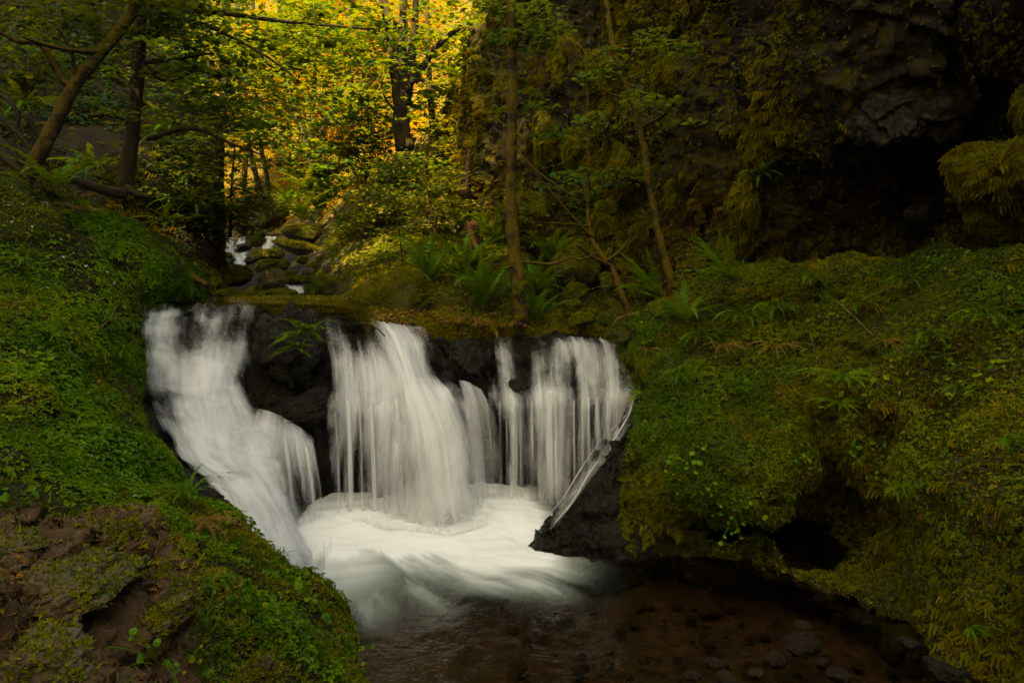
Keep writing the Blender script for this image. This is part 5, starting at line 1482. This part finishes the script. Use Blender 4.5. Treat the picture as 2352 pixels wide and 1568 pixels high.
tree("leaning_tree", "mossy golden brown tree leaning right from the crest of the left bank", [(52,425,8.7),(105,325,8.75),(172,195,8.9),(240,112,9.1),(305,25,9.4),(345,-60,9.7),(420,-260,10.3)], 20, 12, 'mossbark',
     [([(165,200,8.9),(140,180,8.9),(95,105,8.8),(40,95,8.7),(-30,60,8.6)], 9, 4), ([(235,118,9.1),(200,120,8.9),(120,108,8.5),(50,85,8.2)], 8, 3), ([(172,190,8.9),(165,120,8.8),(130,60,8.7)], 6, 3)],
     [(330,-40,9.8,180,70,1.2,30),(100,30,9.0,150,70,1.2,26)], seed=1, mat='dark_leaf', size=.09, per=30, rough=.2, tmoss=2600)
tree("maple_tree", "dark upright tree with roots on the left hillside and one long level branch", [(285,445,10.2),(292,400,10.2),(302,320,10.25),(312,210,10.3),(320,100,10.4),(326,0,10.5),(330,-250,10.8)], 22, 13, 'bark',
     [([(322,38,10.4),(380,35,10.4),(430,24,10.4),(520,32,10.5),(620,46,10.6),(720,56,10.8),(860,68,11)], 9, 2.5), ([(325,35,10.4),(400,44,10.3),(470,58,10.2),(550,95,10.1),(620,135,10.0),(690,190,10)], 7, 2),
      ([(318,145,10.35),(400,138,10.3),(490,122,10.3)], 6, 2), ([(318,150,10.35),(395,185,10.2),(440,160,10.2),(485,168,10.1)], 10, 5), ([(288,446,10.1),(250,440,9.95),(200,424,9.85),(150,402,9.8)], 14, 9),
      ([(290,432,10.1),(318,446,10.0),(345,452,9.9)], 10, 5), ([(340,320,10.3),(440,295,10.2),(530,330,10.1),(600,355,10.1)], 6, 2)],
     [(560,75,10.8,230,60,1.6,44),(780,90,11.2,150,50,1.2,12),(460,200,10.6,120,90,1.2,30),(610,250,10.6,90,60,1.0,14),(420,60,10.6,160,80,1.5,36)], seed=2, tb=.35, size=.092, per=34, tmoss=2200)
tree("maple_tree", "straight nearly black trunk at the left edge of the bright gap", [(505,520,13.2),(503,420,13.2),(506,330,13.2),(514,210,13.3),(520,60,13.4),(526,-200,13.6)], 14, 8, 'bark',
     [([(505,310,13.2),(545,290,13),(600,270,12.9)], 4, 1.5), ([(512,230,13.2),(440,200,13),(390,195,13)], 5, 2), ([(505,350,13.2),(560,370,13),(605,420,12.9)], 4, 1.5)],
     [(560,330,13.5,90,110,1.6,30),(600,230,13.5,100,80,1.6,20),(480,150,13.5,130,110,1.6,40),(630,70,13.6,120,55,1.4,36),(760,120,13.8,70,40,1.0,14)], seed=3, size=.10, per=30, tb=.45)
tree("hemlock_tree", "drooping dark conifer boughs hanging in front of the gap beside the black trunk", [(528,545,13.6),(530,480,13.6),(534,400,13.6),(540,330,13.7)], 5, 2, 'bark',
     [([(530,470,13.6),(560,480,13.5),(600,505,13.4)], 2.5, 1), ([(532,430,13.6),(570,440,13.5),(610,465,13.4)], 2.5, 1), ([(530,450,13.6),(490,470,13.5),(460,500,13.4)], 2.5, 1)],
     [(548,470,13.5,60,50,.8,46)], seed=4, mat='dark_leaf', tmpl=NEEDLE, size=.16, per=22)
tree("alder_tree", "left one of two slim trunks standing in the golden gap", [(610,480,26.5),(590,410,26.5),(572,335,26.5),(556,250,26.6),(548,120,26.8),(545,-60,27)], 8, 4, 'bark', (), [(560,150,27,110,110,2.5,60)], seed=5, mat='gold', size=.16, spread=.6, per=30)
tree("alder_tree", "right one of two slim trunks standing in the golden gap", [(622,472,27.5),(612,400,27.5),(600,340,27.5),(592,270,27.6),(584,100,27.8),(580,-60,28)], 7, 4, 'bark', (), [(610,260,28,90,110,2.5,50)], seed=6, mat='gold', size=.16, spread=.6, per=30)
tree("forked_tree", "dark tree forking low above the far ferns in the bright gap", [(728,412,24.2),(715,360,24.2),(700,310,24.3),(684,270,24.4),(668,235,24.5),(650,120,24.8),(640,-40,25)], 14, 5, 'bark',
     [([(724,395,24.2),(738,330,24),(746,285,23.9),(768,245,23.8),(800,180,23.7)], 9, 3), ([(716,360,24.2),(716,280,24.2),(722,190,24.3),(728,40,24.5)], 7, 4), ([(745,290,23.9),(740,250,23.9),(742,200,23.9)], 5, 2)],
     [(700,120,25,130,110,2.5,46),(790,250,24,80,70,2,24),(640,300,24.5,60,60,1.5,16)], seed=7, mat='maple', size=.15, spread=.55, tb=.6, per=30)
tree("big_maple_tree", "thick rough trunk in the middle that splits in three, with a mossy arm reaching right", [(930,345,17.2),(922,290,17.2),(918,220,17.2),(908,150,17.2),(895,70,17.3),(882,0,17.4),(860,-160,17.6)], 24, 9, 'bark',
     [([(928,240,17.2),(930,180,17.2),(922,90,17.2),(928,0,17.3),(935,-150,17.4)], 15, 6), ([(935,215,17.2),(945,130,17.1),(952,60,17.0),(955,0,17),(965,-140,17)], 12, 5),
      ([(932,200,17.2),(965,165,17),(990,125,16.9),(1020,90,16.8),(1050,68,16.8),(1080,55,16.7),(1130,66,16.6)], 9, 4.5), ([(936,195,17.2),(960,184,17),(978,190,16.9),(988,210,16.8)], 6, 4),
      ([(912,60,17.3),(880,30,17.3),(872,-40,17.4)], 7, 4), ([(905,250,17.1),(890,235,17),(880,215,17)], 4, 2)],
     [(830,120,17.6,150,120,2,70),(700,70,16.2,110,60,1.5,46),(640,110,16.0,90,80,1.5,36),(980,70,18,170,90,2,70),(830,290,18.6,110,60,1.2,36),(1060,180,17.5,110,90,1.5,34)], seed=8, tb=.55, size=.15, spread=.45, rough=.3, tmoss=2500)
tree("alder_tree", "slim straight trunk crossing behind the mossy arm of the thick tree", [(995,300,20.5),(988,210,20.5),(984,110,20.6),(980,-120,20.8)], 9, 5, 'bark', (), [(1010,250,20.5,70,50,1.5,26)], seed=9, mat='maple', size=.17, tb=.7)
tree("alder_tree", "slender foreground tree with a mossy knot standing at the edge of the ledge", [(1197,752,9.55),(1194,700,9.55),(1188,640,9.55),(1179,560,9.6),(1174,400,9.65),(1177,200,9.7),(1173,0,9.8),(1168,-300,10)], 21, 11, 'mossbark',
     [([(1186,600,9.6),(1270,606,9.4),(1310,590,9.3),(1335,596,9.2),(1375,580,9.2)], 3.5, 2), ([(1180,610,9.55),(1150,618,9.4),(1110,606,9.3)], 2, .8), ([(1176,330,9.65),(1230,390,9.4),(1300,440,9.2),(1340,470,9.2)], 2.2, 1),
      ([(1176,120,9.7),(1210,70,9.6),(1260,20,9.6)], 3, 1.5), ([(1177,250,9.7),(1150,190,9.8),(1120,120,9.9)], 2.2, 1)],
     [(1240,60,9.8,90,60,.7,14),(1130,30,10,90,60,.7,14),(1215,240,9.6,40,60,.3,6)], seed=10, size=.095, rough=.3, spread=.22, tmoss=2600)
B("burl", "mossy round knot on the slender foreground tree", "burl", 1197, 662, 9.5, 19, 22, M['mossrock'], 77, tufts=500, tsize=.03)
tree("vine_maple", "thin mossy trunk leaning left in front of the cliff", [(1552,705,10.1),(1540,640,10.1),(1528,590,10.2),(1508,520,10.3),(1492,430,10.4),(1478,330,10.5),(1455,240,10.6),(1425,160,10.7),(1400,60,10.8),(1380,-120,11)], 12, 6, 'mossbark',
     [([(1480,290,10.5),(1520,268,10.3),(1560,225,10.2),(1600,170,10.1)], 5, 1.5), ([(1455,240,10.6),(1400,215,10.5),(1350,200,10.4)], 2.5, 1), ([(1425,160,10.7),(1470,110,10.5),(1520,90,10.3)], 2.5, 1)],
     [(1490,85,10.3,70,40,.5,7),(1445,240,10.3,60,26,.4,6),(1420,140,10.4,60,40,.5,4),(1575,120,10.1,50,40,.5,4),(1540,260,10.1,50,30,.4,4)], seed=11, size=.09, spread=.24, tb=.45, rough=.35, tmoss=1800)
tree("vine_maple", "thin crooked mossy sapling leaning over the right end of the ledge", [(1450,735,9.7),(1425,670,9.8),(1408,620,9.9),(1385,590,10),(1358,545,10.1),(1350,480,10.2),(1352,400,10.3),(1350,250,10.4),(1345,120,10.5)], 9, 2.5, 'mossbark',
     [([(1400,610,9.9),(1360,590,9.8),(1325,560,9.7)], 6, 3), ([(1358,545,10.1),(1290,470,10),(1230,400,10),(1195,365,10)], 4, 1), ([(1395,600,9.9),(1430,570,9.9),(1440,550,9.9)], 4, 1.5), ([(1352,520,10.1),(1310,515,10),(1260,512,10),(1215,508,10)], 3, 1)],
     [(1320,400,10.2,60,40,.5,5),(1300,320,10.2,50,50,.5,4)], seed=12, size=.10, spread=.22, rough=.35)
tree("maple_sapling", "thin reddish bare sapling in front of the slope, left of the feathery fern", [(1000,545,12.6),(990,480,12.6),(978,420,12.7),(972,360,12.8)], 3.5, 1.2, 'deadwood', [([(992,490,12.6),(950,470,12.5),(905,480,12.4)], 1.5, .7)],
     [(985,440,12.8,70,60,.6,12)], seed=13, mat='olive', size=.09)
tree("maple_sapling", "wispy dark sapling left of the upright sword ferns", [(925,600,12),(915,520,12),(895,440,12.1),(880,390,12.2)], 3, 1, 'twig', [([(915,520,12),(960,505,12),(1000,500,12)], 1.4, .6), ([(905,470,12),(870,450,12),(840,450,12)], 1.4, .6)],
     [(890,480,12.2,80,70,.6,22)], seed=14, mat='olive', size=.09)
tree("alder_tree", "pale slim trunk at the upper left edge of the cliff", [(1128,300,19),(1126,180,19),(1122,60,19.1),(1118,-120,19.3)], 8, 5, 'palewood', (), [(1150,120,18.5,80,120,1.2,26)], seed=15, mat='olive', size=.14, tb=.6)
# golden and green trees in the far background
for k, (u, v, Y, r, bl, mt, lab) in enumerate([
 (1040, 300, 30, 9, [(1050,90,30,130,110,3,120),(1000,180,30,80,60,2,50)], 'gold', "bright golden tree behind the mossy arm at the top of the picture"),
 (660, 380, 36, 8, [(690,190,36,120,150,3,120)], 'gold', "golden tree behind the fork of the dark far tree"),
 (560, 430, 38, 8, [(570,230,38,110,170,3,120)], 'gold', "golden tree filling the gap right of the black trunk"),
 (800, 330, 32, 9, [(810,180,31,110,130,3,90)], 'gold', "yellow green tree left of the thick trunk, far back"),
 (470, 430, 34, 8, [(440,180,33,130,160,3,90)], 'maple', "green tree far back at the left, behind the black trunk"),
 (930, 330, 26, 7, [(980,270,25,110,60,2,40)], 'olive', "olive bushy tree behind the foot of the thick trunk"),
 (740, 60, 48, 8, [(740,-40,48,200,120,4,110)], 'maple', "tall green tree closing the top of the gap"),
 (1100, 160, 34, 8, [(1120,0,34,120,130,3,100)], 'gold', "golden green tree above the left shoulder of the cliff"),
 (560, 60, 44, 8, [(520,-20,44,190,120,4,110)], 'olive', "tall olive tree high on the far slope at the left"),
 (900, 60, 40, 8, [(900,-60,40,190,110,4,110)], 'gold', "tall golden tree high on the far slope behind the thick trunk"),
]):
    tree("broadleaf_tree", lab, [(u, v, Y), (u + 6, v - 120, Y), (u + 2, v - 320, Y + .3)], r, r * .5, 'bark', (), bl, mat=mt, size=.125, spread=.7, per=80, seed=40 + k, tb=.55, group="trees in the far background")
# shrubs on the slope
for k, (u, v, Y, hw, hh, n, mt, sz, lab) in enumerate([
 (960,400,16.0,110,46,60,'maple',.12,"wide green shrub around the foot of the thick trunk"),
 (840,330,18,90,80,70,'olive',.15,"olive shrub left of the thick trunk"),
 (1060,330,16.5,70,80,60,'olive',.13,"yellow green shrub between the thick trunk and the cliff"),
 (1000,470,14,90,50,60,'olive',.11,"olive shrub above the upright sword ferns"),
 (860,470,15.5,60,60,50,'olive',.12,"tangled olive shrub above the red fallen log"),
 (760,360,21,70,60,50,'maple',.17,"green shrub right of the forked far tree"),
 (1400,405,11.2,50,22,12,'maple',.085,"leafy shrub clinging to the cliff by the tall buttress"),
 (1395,280,12.2,60,30,9,'maple',.085,"small leafy shrub on the cliff right of the slender tree"),
 (1330,430,12.6,60,40,24,'dark_leaf',.10,"dark leaved shrub low on the cliff under the upright knob"),
 (420,420,12.6,80,110,80,'dark_leaf',.11,"dark leafy shrub covering the end of the left hillside"),
 (330,560,10.2,60,30,26,'dark_leaf',.10,"dark leaves under the roots of the upright tree"),
 (60,150,11.5,90,90,50,'dark_leaf',.12,"dark bush behind the leaning tree"),
 (1160,490,12.2,50,50,30,'olive',.10,"thin olive shrub right behind the slender tree"),
]):
    c = P(u, v + hh, Y)
    e = tag(empty("shrub", c), lab, "shrub", "shrubs on the slopes and cliff")
    g = Geo()
    rs = np.random.default_rng(800 + k)
    for j in range(7):
        tip = np.array((rs.normal() * hw * .4 / FPX * Y, rs.normal() * .25, hh / FPX * Y * rs.uniform(.9, 1.7)))
        V, F = tube([np.zeros(3) - np.array((0, 0, .05)), tip * .5 + rs.normal(size=3) * .04, tip], [.016, .011, .004], 5, .1, 4, j)
        g.add(V, F)
    g.build("stems", M['twig'], e)
    leaves(e, [(u, v, Y, hw, hh, hw / FPX * Y * .7, n)], M[mt], MAPLE if mt == 'maple' else LEAF, sz, 18, 900 + k, .26, .5, .2, "foliage")

# ------------------------------------------------------------------ LOGS, ROOTS, TWIGS
def log(name, label, pts, r0, r1, mat, cat="log", rough=.2, tufts=0, seed=0, sides=14, group=None):
    if cat == "twig":
        pts = [(p[0], p[1], on_bank(*p, 0.03)) for p in pts]
    W_ = [P(*p) for p in pts]
    R_ = np.linspace(r0, r1, len(pts)) * np.array([p[2] for p in pts]) / FPX
    V, F = tube(W_, R_, sides, rough, 6, seed)
    o = mk(name, V - W_[0], F, M[mat])
    o.location = W_[0]
    return tag(o, label, cat, group)
log("fallen_log", "pale bare log lying up the far slope above the boulders", [(738,520,18.5),(775,488,19),(806,462,19.4),(826,444,19.8)], 5.5, 4, 'palewood')
log("fallen_log", "red rotten log lying on the right shore of the boulder field", [(750,628,14.6),(790,612,14.8),(830,600,15.1),(856,594,15.3)], 13, 11, 'deadwood', rough=.3)
log("fallen_log", "short red log lying across the top of the upstream cascades", [(600,541,19.9),(625,539,19.8),(655,536,19.8)], 4, 3.5, 'deadwood')
log("wood_chips", "crumbling orange piece of rotten wood below the red log", [(790,636,13.4),(815,626,13.5),(845,618,13.6)], 9, 6, 'deadwood', cat="rotten wood", rough=.5)
log("tree_stump", "slanting reddish dead stem leaning against the slope behind the ferns", [(1065,450,14.5),(1072,400,14.6),(1078,345,14.8)], 10, 5, 'deadwood', cat="dead stem", rough=.4)
log("tree_stump", "rotten red stump behind the ferns left of the slender tree", [(1085,580,12.6),(1082,545,12.6),(1080,510,12.6)], 22, 15, 'deadwood', cat="stump", rough=.45)
log("mossy_log", "small mossy log poking out of the left bank above the lip", [(425,628,9.7),(450,640,9.6),(476,655,9.5)], 8, 7, 'mossbark')
gt = "twigs lying on the banks"
for k, (pts, r0, r1, mt, lab) in enumerate([
 ([(1407,752,9.0),(1418,732,8.95),(1445,722,8.95),(1470,720,8.95)], 2.2, 1.2, 'palewood', "arched orange twig at the right end of the ledge"),
 ([(835,742,8.85),(862,752,8.8),(884,772,8.65)], 2.2, 1.5, 'twig', "dark stick lying in the current at the lip of the white fan"),
 ([(1920,690,7.2),(1965,730,7.0),(2005,770,6.8)], 1.8, 1, 'palewood', "straight pale twig on the upper right bank"),
 ([(1975,690,7.1),(2015,672,7.0),(2060,655,6.9)], 1.8, .8, 'palewood', "pale twig lying near the top of the right bank"),
 ([(2010,720,6.8),(2012,770,6.7),(2028,810,6.5)], 1.6, .8, 'twig', "thin grey stem hanging on the right bank"),
 ([(1945,1060,6.5),(1940,1120,6.5),(1950,1170,6.4)], 1.6, .8, 'twig', "bare root hanging in the dark hollow"),
 ([(205,545,7.7),(250,580,7.7)], 1.8, 1, 'palewood', "short pale twig on the upper left bank"),
 ([(225,755,6.9),(250,735,6.9),(268,700,7.2)], 1.8, 1, 'palewood', "curved twig on the left bank near the lip"),
 ([(240,1235,3.45),(330,1210,3.7)], 1.6, 1, 'palewood', "pale twig across the soil above the bare slab"),
 ([(1860,330,8.3),(1870,300,8.3),(1882,280,8.3)], 1.5, .8, 'palewood', "thin pale stem on the cave wall"),
 ([(270,1300,3.05),(310,1325,3.1),(345,1338,3.2)], 1.6, 1, 'twig', "dark twig on moss right of the largest slab"),
]):
    log("twig", lab, pts, r0, r1, mt, cat="twig", rough=.1, sides=6, group=gt, seed=k)
gb = "dead branches piled on the far left"
for k, (pts, lab) in enumerate([
 ([(-30,205,9),(25,235,8.9),(40,290,8.9),(-20,330,9)], "uppermost hooked dead branch at the left picture edge"),
 ([(-20,250,8.9),(30,295,8.9),(60,330,8.9),(75,352,8.9)], "dead branch sloping down to the foot of the leaning tree"),
 ([(-20,300,8.8),(20,340,8.7),(50,380,8.7)], "lower dead branch beside the foot of the leaning tree"),
 ([(60,265,9.2),(110,330,9.2),(150,352,9.2)], "thin dead branch crossing behind the leaning tree"),
 ([(-30,330,8.5),(30,380,8.5),(70,420,8.5)], "thick dark dead branch lying on the crest at the left edge")]):
    log("dead_branch", lab, pts, 7 if k != 4 else 13, 3, 'bark', cat="branch", group=gb, seed=k)

# tiny white flowers on the left bank
fw = np.clip(sstep(5.5, 7, t_r) * sstep(0.5, 1.5, t_c) * np.clip(fbm(LB, 1.2, 2, 40.0), 0, 1) + .02 * sstep(3, 4, t_r), 0, 1)
cover("flowers", "tiny white flowers dotted over the left bank", "flowers", LB, 170, HERB, 0.014, M['petal'], fw, up=.4, jit=.3, seed=50.0, lift=.05)

# leaf canopy added out of view towards the sun, to shade falls and banks
rs = np.random.default_rng(99)
N = 95000
T = np.stack((rs.uniform(-13, 9, N), rs.uniform(-5, 23.0, N), rs.uniform(-1, 9.5, N)), 1)
T[60000:] = np.stack((rs.uniform(-6, 6, 35000), rs.uniform(1, 10.5, 35000), rs.uniform(-1, 5, 35000)), 1)
lim = 19.0 + 1.6 * sstep(-3.5, -4.5, T[:, 0]) - 5.0 * sstep(-8.5, -9.5, T[:, 0]) + 1.2 * fbm(T * np.array((1, 0, 0)), .6, 3, 3.0)
thin = (T[:, 0] > -6.5) & (T[:, 0] < 0.3) & (T[:, 1] > 9.9) & (rs.random(N) > 0.06)
T = T[(T[:, 1] < lim) & ~thin]
N = len(T)
Ps = T + np.array(SUN_DIR) * rs.uniform(34, 46, N)[:, None]
nr = rs.normal(size=(N, 3)) + np.array((0, 0, .6))
V, F = inst(LEAF[0], LEAF[1], Ps, nr, rs.uniform(.35, .75, N))
stuff("sun_block_canopy", "added unseen leaf canopy blocking the sun from the falls and banks", "canopy", V, F, M['dark_leaf'], rs.random(N), len(LEAF[0]))

# the forest goes on behind the viewer and on the cliff top; it closes off the low sky
N = 26000
a = rs.uniform(math.radians(150), math.radians(395), N)
r = rs.uniform(11, 17, N)
Ps = np.stack((np.cos(a) * r * 1.15, np.sin(a) * r, rs.uniform(-1.5, 15, N) + 1.5 * rs.normal(size=N)), 1)
keep = ~((Ps[:, 1] > 0) & (np.abs(Ps[:, 0]) < 0.9 * Ps[:, 1] + 1.5))
Ps = Ps[keep]
N = len(Ps)
V, F = inst(LEAF[0], LEAF[1], Ps, rs.normal(size=(N, 3)) + np.array((0, 0, .5)), rs.uniform(.35, .8, N))
stuff("forest", "dense dark forest standing behind the viewer", "forest", V, F, M['dark_leaf'], rs.random(N), len(LEAF[0]))
gx = np.array([(-150, -150, -1.9), (150, -150, -1.9), (150, 1.0, -1.9), (-150, 1.0, -1.9)], float)
mk("ground", gx, np.array([(0, 1, 2, 3)]), M['soil'])["kind"] = 'structure'
